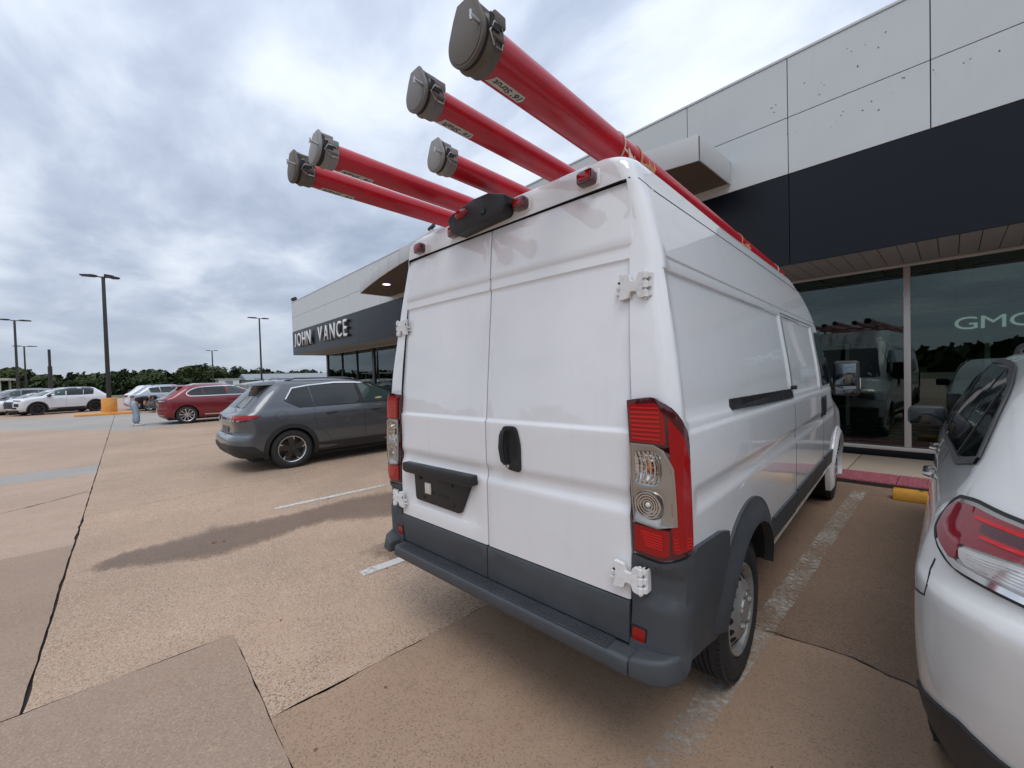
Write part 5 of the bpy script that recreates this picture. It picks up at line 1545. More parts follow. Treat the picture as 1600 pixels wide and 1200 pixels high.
for s_ in (1, -1):
    ms = S.mapS(s_); ref = Vector((s_, 0, 0))
    ribbon('window_chrome', [(.92, 1.30), (1.06, 1.505), (1.37, 1.552), (1.9, 1.592), (2.3, 1.583), (2.68, 1.555), (3.0, 1.412), (3.40, 1.175)], ms, .022, .010, M['chrome_trim'], t, flip=ref, step=.04)
    ribbon('window_gasket', [(.90, 1.285), (1.15, 1.140), (3.40, 1.160)], ms, .018, .008, M['trim'], t, flip=ref, step=.05)
    panel('pillar_trim', [(2.35, 1.16), (2.29, 1.565), (2.37, 1.565), (2.45, 1.165)], ms, .006, M['trim'], t, thick=.01, cut=.05, flip=ref)
    panel('fuel_flap', [(.82 + .105 * math.cos(q), 1.0 + .085 * math.sin(q)) for q in [k * math.pi / 10 for k in range(20)]], ms, .002, M['p_grey'], t, thick=.006, cut=.05, flip=ref) if s_ > 0 else None
    ribbon('flap_gap', [(.82 + .108 * math.cos(q), 1.0 + .088 * math.sin(q)) for q in [k * math.pi / 10 for k in range(20)]], ms, .006, .0012, M['gap_black'], t, flip=ref, closed=True) if s_ > 0 else None
    handle(t, S, 1.72, .995, M['trim'], s_); handle(t, S, 2.66, 1.0, M['trim'], s_)
    mirror(t, S, 3.28, 1.12, M['p_grey'], s_)
    # slim tail lamp wrapping round
    tl = lamp_panel('tail_lamp', rp([(-.42, 1.03), (-.20, 1.055), (.24, 1.045), (.33, 1.03), (.20, .965), (.0, .935), (-.36, .925), (-.40, .95)], .02), S, s_, M['lens_dark'], t, .012)
    lamp_panel('lens', rp([(-.24, 1.042), (.22, 1.036), (.30, 1.025), (.17, .972), (-.02, .965), (-.24, .972)], .012), S, s_, M['red_lens'], tl, .016, thick=.008)
    for k in range(3):
        lamp_panel('lens', rp([(-.32 + k * .12, .975), (-.25 + k * .12, .975), (-.25 + k * .12, .945), (-.32 + k * .12, .945)], .01), S, s_, M['lens_clear'], tl, .016, thick=.008)
    panel('spoiler_fin', [(.60, 1.575), (.42, 1.60), (.44, 1.555), (.62, 1.53)], ms, .0, M['p_grey'], t, thick=.03, cut=.1, flip=ref) if False else None
# tailgate, glass, spoiler, bumper
rear = Vector((0, -1, 0))
panel('rear_window', rp([(-.62, 1.17), (.62, 1.17), (.52, 1.52), (-.52, 1.52)], .05), S.mapR(), .006, M['car_glass'], t, thick=.015, cut=.12, flip=rear)
bb = B(); bb.prism([(-.60, 1.575), (.60, 1.575), (.52, 1.66), (.0, 1.685), (-.52, 1.66)], .36, .82, 'y')
for i_, v_ in enumerate(bb.v):
    if v_[1] < .5: bb.v[i_] = (v_[0] * .97, v_[1], 1.575 + (v_[2] - 1.575) * .45)
bb.obj('spoiler', M['p_grey'], t, bevel=.018, seg=3)
panel('bumper_trim', rp([(-.95, .50), (-.4, .545), (.28, .50), (.40, .36), (.36, .27), (-.95, .27)], .03), S.mapW(1), .012, M['trim'], t, thick=.03, cut=.08, flip=Vector((1, -1, 0)))
panel('bumper_trim', rp([(-.95, .50), (-.4, .545), (.28, .50), (.40, .36), (.36, .27), (-.95, .27)], .03), S.mapW(-1), .012, M['trim'], t, thick=.03, cut=.08, flip=Vector((-1, -1, 0)))
panel('number_plate', rp([(-.26, .84), (.26, .84), (.26, .72), (-.26, .72)], .01), S.mapR(), .008, M['plate'], t, thick=.012, cut=.1, flip=rear)
panel('tailgate_badge', rp([(-.14, 1.00), (.14, 1.00), (.14, .96), (-.14, .96)], .01), S.mapR(), .010, M['trim'], t, thick=.012, cut=.1, flip=rear)
ribbon('tailgate_gap', [(-.66, .70), (.66, .70)], S.mapR(), .010, .002, M['gap_black'], t, flip=rear)
B().tube([(.0, .30, 1.205), (.10, .27, 1.19), (.34, .25, 1.185)], .010, 8).obj('rear_wiper', M['trim'], t)
rail(t, S, .50, 1.0, 2.5, M['p_grey'])

# ---- red crossover behind the stooping person
rows_env = [
 (.24, .84, .22, 4.45, .50, .36, .6, .5), (.34, .90, .07, 4.55, .50, .38, .62, .52), (.48, .935, .02, 4.62, .50, .40, .62, .55), (.62, .945, .03, 4.64, .50, .40, .62, .55), (.78, .945, .05, 4.60, .48, .40, .62, .55), (.90, .94, .03, 4.50, .48, .40, .62, .6),
 (1.00, .93, .05, 4.3, .45, .40, .6, .7), (1.06, .915, .11, 4.0, .42, .38, .55, .7), (1.10, .90, .20, 3.72, .40, .36, .5, .6), (1.2, .86, .36, 3.50, .36, .36, .42, .45), (1.36, .79, .56, 3.18, .34, .36, .38, .4), (1.48, .72, .72, 2.92, .32, .34, .34, .4),
 (1.55, .66, .80, 2.70, .3, .32, .3, .4), (1.60, .58, .95, 2.42, .28, .3, .28, .36), (1.635, .40, 1.2, 2.1, .2, .3, .2, .3), (1.645, .12, 1.55, 1.8, .06, .1, .06, .1)]
dlo_env = [(rp([(.98, 1.27), (1.22, 1.43), (1.50, 1.49), (1.56, 1.15), (1.20, 1.155)], [.05, .05, .01, .01, .06]), M['car_glass']), (rp([(1.58, 1.15), (1.52, 1.49), (2.30, 1.515), (2.38, 1.155)], .015), M['car_glass']), (rp([(2.43, 1.155), (2.37, 1.515), (2.66, 1.49), (2.95, 1.38), (3.36, 1.17)], [.02, .02, .04, .04, .04]), M['front_glass'])]
t, S, bd = suv('crossover', 'deep red crossover with chrome window surround beside the stooping person', 'car', (-22.75, .92, 0), math.radians(0.5), M['p_red'], rows_env, 4.64, 2.78, .95, .365, dlo_env, style='multi', clad=False, doors=[[(1.56, 1.13), (1.56, .9), (1.40, .75)], [(2.40, 1.14), (2.42, .42)], [(3.40, 1.14), (3.44, .5)]], rr=.25)
for s_ in (1, -1):
    ms = S.mapS(s_); ref = Vector((s_, 0, 0))
    ribbon('window_chrome', spline([(.96, 1.255), (1.04, 1.35), (1.24, 1.455), (1.55, 1.512), (2.34, 1.533), (2.70, 1.505), (2.98, 1.395), (3.42, 1.165), (2.4, 1.138), (1.2, 1.135), (1.02, 1.17)], 5, True), ms, .032, .010, M['chrome_trim'], t, flip=ref, step=.06, closed=True)
    ribbon('sill_chrome', [(1.55, .36), (3.0, .33)], ms, .05, .012, M['chrome_trim'], t, flip=ref, step=.1)
    handle(t, S, 1.75, 1.0, M['p_red'], s_); handle(t, S, 2.7, .99, M['p_red'], s_); mirror(t, S, 3.25, 1.12, M['p_red'], s_)
    tl = lamp_panel('tail_lamp', rp([(-.50, 1.02), (-.1, 1.035), (.20, .99), (.22, .965), (.0, .93), (-.48, .935)], .02), S, s_, M['lens_dark'], t, .012)
    lamp_panel('lens', rp([(-.28, .985), (.0, .985), (.19, .975), (.0, .945), (-.26, .95)], .012), S, s_, M['lens_clear'], tl, .017, thick=.008)
    lamp_panel('reflector', rp([(.16, .50), (.24, .50), (.24, .45), (.16, .45)], .01), S, s_, M['red_bright'], t, .012)
    lamp_panel('bumper_chrome', rp([(-.5, .42), (.10, .40), (.16, .375), (-.5, .385)], .01), S, s_, M['chrome_trim'], t, .016)
panel('rear_window', rp([(-.66, 1.16), (.66, 1.16), (.56, 1.50), (-.56, 1.50)], .06), S.mapR(), .006, M['car_glass'], t, thick=.015, cut=.12, flip=rear)
panel('number_plate', rp([(-.26, .80), (.26, .80), (.26, .66), (-.26, .66)], .01), S.mapR(), .008, M['plate'], t, thick=.012, cut=.1, flip=rear)
bb = B(); bb.prism([(-.60, 1.535), (.60, 1.535), (.50, 1.60), (.0, 1.615), (-.50, 1.60)], .58, .98, 'y'); bb.obj('spoiler', M['p_red'], t, bevel=.02, seg=3)
rail(t, S, .52, 1.15, 2.55, M['chrome_trim'])

# ---- white crossover facing left, black roof
rows_eq = [
 (.24, .82, .20, 4.48, .5, .36, .55, .40), (.36, .90, .06, 4.60, .5, .38, .58, .42), (.52, .93, .02, 4.64, .5, .4, .6, .45), (.70, .94, .05, 4.65, .5, .4, .6, .45), (.86, .94, .06, 4.62, .48, .4, .6, .45), (.96, .93, .05, 4.56, .46, .38, .6, .5),
 (1.02, .92, .07, 4.42, .44, .38, .58, .6), (1.07, .905, .11, 4.05, .42, .36, .55, .7), (1.11, .89, .18, 3.66, .4, .36, .5, .55), (1.22, .85, .34, 3.42, .36, .36, .42, .45), (1.38, .78, .52, 3.12, .34, .36, .38, .4), (1.50, .71, .66, 2.88, .32, .34, .34, .4),
 (1.58, .65, .74, 2.66, .3, .32, .3, .4), (1.63, .57, .86, 2.4, .28, .3, .28, .36), (1.66, .40, 1.15, 2.1, .2, .3, .2, .3), (1.67, .12, 1.5, 1.8, .06, .1, .06, .1)]
dlo_eq = [(rp([(1.06, 1.17), (.96, 1.46), (1.46, 1.52), (1.56, 1.15)], .03), M['car_glass']), (rp([(1.58, 1.15), (1.50, 1.525), (2.30, 1.545), (2.38, 1.155)], .015), M['car_glass']), (rp([(2.43, 1.155), (2.36, 1.545), (2.62, 1.53), (2.92, 1.40), (3.32, 1.17)], [.02, .02, .04, .04, .04]), M['front_glass'])]
EQ = (-40.72, -0.95, 0)
t, S, bd = suv('crossover', 'white crossover with black roof and black wheels parked facing left beside the orange pole base', 'car', EQ, math.radians(206), M['p_white'], rows_eq, 4.65, 2.73, .98, .365, dlo_eq, style='black', doors=[[(1.55, 1.13), (1.55, .9), (1.42, .75)], [(2.40, 1.14), (2.42, .42)], [(3.38, 1.14), (3.44, .5)]], rr=.245)
for s_ in (1, -1):
    ms = S.mapS(s_); ref = Vector((s_, 0, 0))
    panel('black_roof_side', [(.80, 1.52), (.98, 1.485), (1.5, 1.545), (2.36, 1.565), (2.62, 1.55), (2.94, 1.415), (2.96, 1.46), (2.62, 1.61), (1.6, 1.64), (.95, 1.62)], ms, .006, M['p_black'], t, thick=.01, cut=.15, flip=ref)
    handle(t, S, 1.72, 1.0, M['p_white'], s_); handle(t, S, 2.68, .99, M['p_white'], s_); mirror(t, S, 3.22, 1.12, M['p_black'], s_)
    lamp_panel('tail_lamp', rp([(-.4, 1.05), (.16, 1.04), (.12, .96), (-.4, .93)], .02), S, s_, M['lens_red'], t, .010)
    hl = lamp_panel('headlamp', rp([(-.06, .93), (.40, .965), (.36, .905), (-.02, .88)], .015), S, s_, M['p_black'], t, .010, front=True)
    lamp_panel('headlamp_unit', rp([(-.02, .74), (.22, .76), (.24, .58), (.0, .56)], .03), S, s_, M['p_black'], t, .012, front=True)
    lamp_panel('front_vent', rp([(.10, .52), (.40, .54), (.40, .44), (.10, .42)], .03), S, s_, M['trim'], t, .012, front=True)
fw = Vector((0, 1, 0))
panel('grille', rp([(-.56, .86), (.56, .86), (.48, .46), (-.48, .46)], .05), S.mapF(), .012, M['trim'], t, thick=.03, cut=.15, flip=fw)
panel('windscreen', rp([(-.70, 1.14), (.70, 1.14), (.56, 1.55), (-.56, 1.55)], .05), S.mapF(), .006, M['front_glass'], t, thick=.015, cut=.15, flip=fw)
panel('front_lip', rp([(-.72, .36), (.72, .36), (.66, .25), (-.66, .25)], .03), S.mapF(), .016, M['trim'], t, thick=.03, cut=.15, flip=fw)

# ---- the further rows: simpler cars, each one its own shape of paint, glass, lamps and wheels
def far_car(name, label, loc, rot, pm, k=1.0, sedan=False, style='multi', face='rear', roof=None, group='cars in the far rows of the lot'):
    rows = []
    for r_ in rows_eq:
        z = r_[0]; y1 = r_[3]; y0 = r_[2]
        if sedan:
            z = .22 + (z - .24) * .83
            if r_[0] > 1.07: y0 = y0 + .75 * min(1, (r_[0] - 1.07) / .06); y1 = y1 - .05
        rows.append((z, r_[1], y0, max(y1, y0 + .3), *r_[4:]))
    dl = []
    for poly, m_ in dlo_eq:
        dl.append(([(y + (.55 * max(0, 1.9 - y) if sedan else 0), .22 + (z - .24) * .83 if sedan else z) for y, z in poly], m_))
    t, S, bd = suv(name, label, 'car', loc, rot, pm, rows, 4.65, 2.73, .98, .345, dl, style=style, clad=not sedan, doors=[[(2.40, .95), (2.42, .42)], [(1.50, .90), (1.44, .75)]], group=group, rr=.225)
    kz = .83 if sedan else 1.0
    zz = lambda z: .22 + (z - .24) * kz
    for s_ in (1, -1):
        tl = lamp_panel('tail_lamp', rp([(-.42, zz(1.04)), (.14, zz(1.03)), (.16, zz(.93)), (-.05, zz(.90)), (-.42, zz(.93))], .02), S, s_, M['lens_red'], t, .012)
        lamp_panel('headlamp', rp([(-.14, zz(.96)), (.36, zz(.98)), (.30, zz(.87)), (-.12, zz(.83))], .03), S, s_, M['lens_clear'], t, .012, front=True)
        mirror(t, S, 3.2, zz(1.10), pm, s_)
        handle(t, S, 1.72, zz(1.0), pm, s_); handle(t, S, 2.68, zz(.99), pm, s_)
    panel('rear_window', rp([(-.66, zz(1.15)), (.66, zz(1.15)), (.56, zz(1.50)), (-.56, zz(1.50))], .06), S.mapR(), .006, M['car_glass'], t, thick=.015, cut=.15, flip=rear)
    panel('windscreen', rp([(-.70, zz(1.14)), (.70, zz(1.14)), (.56, zz(1.54)), (-.56, zz(1.54))], .05), S.mapF(), .006, M['front_glass'], t, thick=.015, cut=.15, flip=fw)
    panel('grille', rp([(-.5, zz(.80)), (.5, zz(.80)), (.42, zz(.5)), (-.42, zz(.5))], .05), S.mapF(), .012, M['trim'], t, thick=.03, cut=.15, flip=fw)
    panel('number_plate', rp([(-.26, zz(.80)), (.26, zz(.80)), (.26, zz(.68)), (-.26, zz(.68))], .01), S.mapR(), .008, M['plate'], t, thick=.012, cut=.15, flip=rear)
    panel('rear_lip', rp([(-.8, .42), (.8, .42), (.74, .27), (-.74, .27)], .03), S.mapR(), .014, M['trim'], t, thick=.03, cut=.15, flip=rear)
    if not sedan: rail(t, S, .52, 1.1, 2.5, M['trim'])
    return t

# ---- pearl white crossover at the right edge, very close
rows_cx = [
 (.30, .84, .26, 4.90, .55, .40, .6, .5), (.40, .905, .13, 5.02, .55, .44, .62, .55), (.52, .945, .05, 5.08, .55, .46, .64, .55), (.66, .963, .01, 5.10, .55, .46, .64, .55), (.80, .968, .0, 5.08, .55, .46, .64, .55), (.94, .966, .006, 5.05, .54, .45, .64, .58), (.975, .964, .018, 5.05, .54, .45, .64, .58), (.998, .960, .060, 5.0, .52, .44, .64, .6),
 (1.02, .955, .078, 4.85, .50, .44, .62, .7), (1.10, .935, .10, 4.55, .48, .44, .58, .8), (1.16, .912, .125, 4.15, .46, .44, .55, .7), (1.22, .894, .16, 3.95, .44, .44, .5, .6), (1.30, .866, .23, 3.78, .40, .44, .45, .5), (1.42, .815, .36, 3.56, .38, .44, .40, .45),
 (1.54, .760, .50, 3.30, .36, .42, .36, .42), (1.62, .705, .60, 3.08, .34, .4, .34, .42), (1.675, .635, .72, 2.80, .32, .38, .32, .4), (1.71, .52, .95, 2.45, .28, .34, .28, .4), (1.725, .36, 1.25, 2.15, .2, .3, .2, .3), (1.73, .12, 1.6, 1.85, .06, .1, .06, .1)]
dlo_cx = [(rp([(.70, 1.315), (.98, 1.525), (1.50, 1.605), (1.60, 1.235), (1.05, 1.255)], [.02, .06, .015, .015, .06]), M['car_glass']),
          (rp([(1.63, 1.232), (1.53, 1.608), (2.45, 1.625), (2.53, 1.185)], .015), M['car_glass']),
          (rp([(2.60, 1.182), (2.53, 1.625), (2.85, 1.60), (3.20, 1.42), (3.62, 1.165)], [.02, .02, .04, .04, .04]), M['front_glass'])]
CX = (0.880, 1.42, 0)
_cc = B().prism([(.30, .10), (.30, .295), (.62, .44), (.86, .56), (1.2, .56), (1.2, .10)], -1.3, 1.3, 'x').mesh('cut'); _cc.materials.append(M['arch_black'])
t, S, bd = suv('crossover', 'pearl white crossover cut off by the right edge, beside the van', 'car', CX, math.radians(0.0), M['p_pearl'], rows_cx, 5.10, 2.875, 1.20, .378, dlo_cx, plan=lambda y, z: 1 - .085 * sstep(1.02, 1.34, z) * (max(0.0, 2.4 - y) / 2.4) ** 1.3, style='multi', clad=False, hi=True, rr=.26, ww=.25, cutters=[_cc],
    doors=[[(1.60, 1.22), (1.62, .95), (1.55, .80)], [(2.56, 1.17), (2.58, .42)], [(3.66, 1.15), (3.68, .5)]])
for s_ in (1, -1):
    ms = S.mapS(s_); ref = Vector((s_, 0, 0)); mw = S.mapW(s_); rf = Vector((s_, -1, 0))
    ribbon('window_gasket', [(.68, 1.305), (1.04, 1.238), (1.6, 1.220), (2.55, 1.172), (3.66, 1.15)], ms, .026, .009, M['trim'], t, flip=ref, step=.04)
    ribbon('window_gasket', spline([(.68, 1.308), (.82, 1.43), (.98, 1.540), (1.5, 1.618), (2.5, 1.638), (2.87, 1.61), (3.22, 1.43), (3.68, 1.155)], 4), ms, .020, .010, M['trim'], t, flip=ref, step=.04)
    ribbon('window_divider', [(1.18, 1.25), (1.10, 1.56)], ms, .018, .008, M['trim'], t, flip=ref)
    panel('pillar_trim', [(2.52, 1.185), (2.455, 1.63), (2.53, 1.63), (2.60, 1.182)], ms, .006, M['trim'], t, thick=.01, cut=.05, flip=ref)
    for y in (1.86, 2.86): 
        h_ = handle(t, S, y, 1.03, M['chrome_trim'], s_, .2)
    mirror(t, S, 3.55, 1.15, M['trim'], s_, out=.20, gm=M['car_glass'])
    # lamp: chrome frame, red field, smoked bars, clear reversing strip
    fr_o = rp([(-.66, 1.165), (-.30, 1.187), (.02, 1.207), (.17, 1.218), (.27, 1.206), (.305, 1.17), (.28, 1.12), (.19, 1.080), (.10, 1.046), (-.06, 1.032), (-.30, 1.008), (-.66, .975)], [.01, .03, .05, .03, .03, .03, .04, .04, .05, .05, .06, .01])
    L_ = lamp_panel('tail_lamp', fr_o, S, s_, M['lamp_silver'], t, .010, cut=.03, thick=.03)
    ribbon('lamp_gasket', fr_o, mw, .009, .0115, M['gap_black'], L_, flip=rf, step=.03, closed=True)
    red = rp([(-.66, 1.150), (-.30, 1.172), (.02, 1.192), (.165, 1.203), (.25, 1.192), (.283, 1.165), (.25, 1.12), (.18, 1.088), (.118, 1.066), (.104, 1.075), (.122, 1.108), (-.03, 1.118), (-.66, 1.085)], [.01, .03, .04, .03, .03, .03, .03, .03, .008, .008, .01, .02, .01])
    lamp_panel('lens', red, S, s_, M['lens_red'], L_, .016, cut=.025, thick=.01)
    lamp_panel('smoked_bar', rp([(-.66, 1.138), (-.30, 1.158), (.0, 1.172), (.10, 1.172), (.09, 1.150), (-.02, 1.148), (-.30, 1.130), (-.66, 1.110)], .008), S, s_, M['lens_dark'], L_, .0175, cut=.025, thick=.006)
    for za, zb_, ae in ((1.176, 1.184, .13), (1.137, 1.144, .08)):
        lamp_panel('light_bar', rp([(-.66, za - .028), (-.30, za - .012), (ae, za), (ae, zb_), (-.30, zb_ - .010), (-.66, zb_ - .024)], .003), S, s_, M['red_bright'], L_, .0185, cut=.025, thick=.004)
    cl = lamp_panel('reversing_lamp', rp([(-.66, 1.080), (-.03, 1.111), (.112, 1.101), (.096, 1.078), (.065, 1.066), (-.05, 1.060), (-.30, 1.045), (-.66, 1.018)], [.01, .02, .01, .01, .02, .02, .02, .01]), S, s_, M['lens_clear'], L_, .0165, cut=.025, thick=.008)
    bb = B()
    for k in range(6): ribbon('', [(-.64, 1.024 + .009 * k), (-.35, 1.048 + .008 * k), (-.03, 1.066 + .0072 * k), (.06 + .004 * k, 1.070 + .005 * k)], mw, .0028, .0185, None, None, flip=rf, bb=bb)
    bb.obj('lens_flute', M['chrome'], cl)['kind'] = 'stuff'
    ribbon('chrome_strip', [(-.66, .990), (-.30, 1.020), (-.05, 1.044), (.095, 1.056), (.20, 1.096)], mw, .016, .014, M['chrome_trim'], L_, flip=rf, step=.025)
    # bumper: shut line up to the arch, dark lower valance
    ribbon('bumper_gap', [(.56, .905), (.32, .918), (.225, .938), (.19, 1.04)], mw, .006, .0014, M['gap_black'], t, flip=rf, step=.03)
    lamp_panel('lower_valance', rp([(-.95, .63), (-.4, .63), (.0, .635), (.10, .655), (.22, .63), (.36, .585), (.44, .535), (.42, .47), (.22, .36), (.05, .31), (-.95, .31)], .02), S, s_, M['trim'], t, .010, cut=.05, thick=.03)
panel('rear_window', rp([(-.72, 1.24), (.72, 1.24), (.60, 1.60), (-.60, 1.60)], .06), S.mapR(), .006, M['car_glass'], t, thick=.015, cut=.1, flip=rear)
rail(t, S, .60, 1.0, 2.7, M['trim'])
# ------------------------------------------------------------------ cars further off
far_car('parked_car', 'slate blue low car nosed in just beyond the stooping person', (-33.4, .95, 0), math.radians(1), M['p_blue'], sedan=True, group='cars in the far rows of the lot')
far_car('parked_car', 'silver crossover with a roof rail standing behind the slate blue car', (-36.1, .20, 0), math.radians(-1), M['p_silver'], group='cars in the far rows of the lot')
far_car('parked_car', 'white car whose tail shows between the orange pole base and the silver crossover', (-38.9, -.10, 0), math.radians(0), M['p_white'], group='cars in the far rows of the lot')
far_car('parked_car', 'black car whose dark roof shows behind the white crossover and the lamp pole', (-41.9, .45, 0), math.radians(2), M['p_black'], group='cars in the far rows of the lot')
_h = math.radians(206)
far_car('parked_car', 'white low saloon parked directly behind the white crossover', (-43.2, -2.15, 0), _h, M['p_white'], sedan=True, group='cars in the far rows of the lot')
far_car('parked_car', 'mid grey crossover third in the row at far left', (-45.7, -3.4, 0), _h, M['p_mid'], group='cars in the far rows of the lot')
far_car('parked_car', 'silver saloon with its nose at the left edge of the picture', (-48.2, -4.6, 0), _h, M['p_silver'], sedan=True, group='cars in the far rows of the lot')

# ------------------------------------------------------------------ carrier tubes on the roof
M['tube_red'] = mat('glossy_red_tube_paint', (0.46, 0.005, 0.016), 0.36, coat=0.35, spec=0.35, var=0.12, vscale=7, coat_r=0.12, dirt=((0.17, 0.012, 0.016), 16, 0.4))
streaks(M['tube_red'], (0.25, 0.035, 0.035), (9, .7, 9), .35, .50, .76)
M['cap_brown'] = mat('weathered_brown_cap', (0.115, 0.098, 0.080), 0.55, var=0.16, vscale=10)
M['cap_grey'] = mat('weathered_grey_cap', (0.175, 0.165, 0.160), 0.55, var=0.16, vscale=10)
M['cap_light'] = mat('pale_grey_cap', (0.24, 0.235, 0.225), 0.5, var=0.14, vscale=10)
M['wire'] = mat('bright_steel_wire', (0.45, 0.45, 0.45), 0.35, metal=0.9)
M['label'] = mat('dirty_white_label', (0.50, 0.475, 0.43), 0.6, var=0.12, vscale=30)
M['ink'] = mat('black_label_ink', (0.012, 0.012, 0.012), 0.6)
M['tan'] = mat('frayed_tan_strap', (0.50, 0.27, 0.12), 0.9, var=0.25, vscale=20)
M['pale_cord'] = mat('pale_cord', (0.55, 0.47, 0.36), 0.9, var=0.2, vscale=20)

def carrier(name, label, x, y, z, r, cm, txt, tw, ly, lens, group, tilt=0.0, open_=0.0):
    t = thing(name, label, 'carrier tube', van_pt(x, y, z), VAN_ROT + tilt, group)
    ln = 4.88
    bb = B(); bb.lathe([(.10, r * .93), (.05, r * .93), (.05, r), (ln, r), (ln, r * .9)], 40, 'y')
    tube = bb.obj('tube', M['tube_red'], t)
    # collar with a stepped rim
    bb = B(); bb.lathe([(.028, r * .98), (.028, r * 1.10), (.038, r * 1.14), (.042, r * 1.20), (.050, r * 1.20), (.055, r * 1.12), (.088, r * 1.12), (.093, r * 1.08), (.093, r * .98)], 36, 'y')
    col = bb.obj('collar', cm, t)
    # lid: round below, with a tapering shoulder and a blunt hinge end on top
    R_ = r * 1.16
    out_ = [(R_ * math.cos(q), R_ * math.sin(q)) for q in [math.radians(a) for a in range(158, 383, 9)]]
    out_ += [(R_ * .62, R_ * 1.06), (R_ * .42, R_ * 1.38), (-R_ * .42, R_ * 1.38), (-R_ * .66, R_ * .98)]
    bb = B(); bb.prism(out_, .0, .014, 'y')
    lid = bb.obj('lid', cm, t, bevel=.003, smooth=30)
    if open_: lid.rotation_euler = (open_, 0, 0)
    B().prism([(px * .86, pz * .86 - .003) for px, pz in out_], -.003, .002, 'y').obj('lid_face', cm, lid, bevel=.001)
    B().prism([(a * .93, b_ * .93) for a, b_ in out_], .012, .030, 'y').obj('lid_seal', M['rubber'], lid)
    # top hinge lugs and pin
    bb = B()
    for s_ in (-1, 1): bb.b2(s_ * R_ * .38 - .008, s_ * R_ * .38 + .008, .010, .080, r * 1.02, r * 1.40)
    bb.obj('hinge_lug', cm, col, bevel=.004)['kind'] = 'stuff'
    B().b2(-R_ * .32, R_ * .32, .050, .092, r * 1.0, r * 1.30).obj('hinge_block', cm, col, bevel=.008)
    B().cyl((-R_ * .5, .02, r * 1.30), (R_ * .5, .02, r * 1.30), .006, 10).obj('hinge_pin', M['wire'], col)
    # hasp on the right side, wire bail and bolt
    bb = B(); bb.b2(r * .98, r * 1.34, .036, .088, r * .18, r * .72); bb.b2(r * 1.02, r * 1.22, .030, .090, -r * .30, r * .12)
    bb.obj('hasp', cm, col, bevel=.005)
    B().b2(r * 1.22, r * 1.30, .02, .06, -r * .1, r * .5).obj('hasp_slot', M['gap_black'], col)
    B().tube([(r * 1.08, .050, -r * .55), (r * 1.24, .02, -r * .25), (r * 1.30, .035, r * .2), (r * 1.28, .07, r * .25), (r * 1.20, .086, -r * .1), (r * 1.06, .086, -r * .5), (r * 1.08, .055, -r * .55)], .0028, 6).obj('wire_bail', M['wire'], col)
    bb = B(); bb.tube([(r * .92, -.040, r * .10), (r * .94, .05, r * .02)], .0055, 8); bb.tube([(r * .92, -.038, r * -.10), (r * .92, -.038, r * .30)], .004, 6)
    bb.obj('latch_bolt', M['wire'], lid)
    if txt:
        r1 = r + .0012
        y0, y1 = ly[0] - y, ly[1] - y
        hv = .042
        n = 10
        v = []
        for k in range(n + 1):
            ph = -math.pi / 2 + (k / n - .5) * hv / r1
            # slanted cut at the tail end, rounded at the other
            e = .010 * (k / n - .5) * 2
            v += [(r1 * math.cos(ph), y0 + e, r1 * math.sin(ph)), (r1 * math.cos(ph), y1 - .004 * abs(k / n - .5) * 2, r1 * math.sin(ph))]
        f = [(2 * k, 2 * k + 1, 2 * k + 3, 2 * k + 2) for k in range(n)]
        bl = B(); bl.add(v, f)
        lab = bl.obj('label', M['label'], t)
        me_ = text_mesh(txt, 1.0, 1.0, 0.0, shear=.25, offset=.01)
        xs_ = [q.co.x for q in me_.vertices]; ys_ = [q.co.y for q in me_.vertices]
        sx = (y1 - y0 - .022) / (max(xs_) - min(xs_)); sv = hv * .64 / (max(ys_) - min(ys_))
        bm = bmesh.new(); bm.from_mesh(me_)
        for q in range(1, 10):
            yy = min(ys_) + (max(ys_) - min(ys_)) * q / 10
            bmesh.ops.bisect_plane(bm, geom=bm.verts[:] + bm.edges[:] + bm.faces[:], dist=1e-6, plane_co=(0, yy, 0), plane_no=(0, 1, 0))
        for q in bm.verts:
            u = (q.co.x - min(xs_)) * sx; w_ = (q.co.y - (max(ys_) + min(ys_)) / 2) * sv
            ph = -math.pi / 2 - w_ / r1
            q.co = Vector(((r1 + .001) * math.cos(ph), y1 - .010 - u, (r1 + .001) * math.sin(ph)))
        m2 = bpy.data.meshes.new('lettering'); bm.to_mesh(m2); bm.free()
        link('lettering', m2, lab, M['ink'])
        bpy.data.meshes.remove(me_)
    return t
G = 'red carrier tubes on the van roof'
carrier('carrier_tube', "thickest red tube with a brown cap labelled 16' Strut, above the right roof edge", .590, -.480, 2.738, .076, M['cap_brown'], "16' Strut", .14, (-.368, -.203), 1, G, tilt=.012)
carrier('carrier_tube', "thinner red tube labelled 16' Shaft, second from the right on the van roof", .276, -.462, 2.719, .057, M['cap_grey'], "16' Shaft", .14, (-.350, -.185), 1, G)
carrier('carrier_tube', 'red tube with its pale capped end set back furthest, in the middle of the roof', -.052, -.133, 2.719, .057, M['cap_light'], None, .14, None, 1, G)
carrier('carrier_tube', "upper of the paired red tubes on the left, labelled 16' Shaft", -.383, -.582, 2.719, .057, M['cap_light'], "16' Shaft", .14, (-.462, -.290), 1, G, open_=-.10)
carrier('carrier_tube', 'lowest red tube, leftmost of the five on the van roof', -.640, -.592, 2.719, .057, M['cap_brown'], "16' Shaft", .14, (-.455, -.268), 1, G)

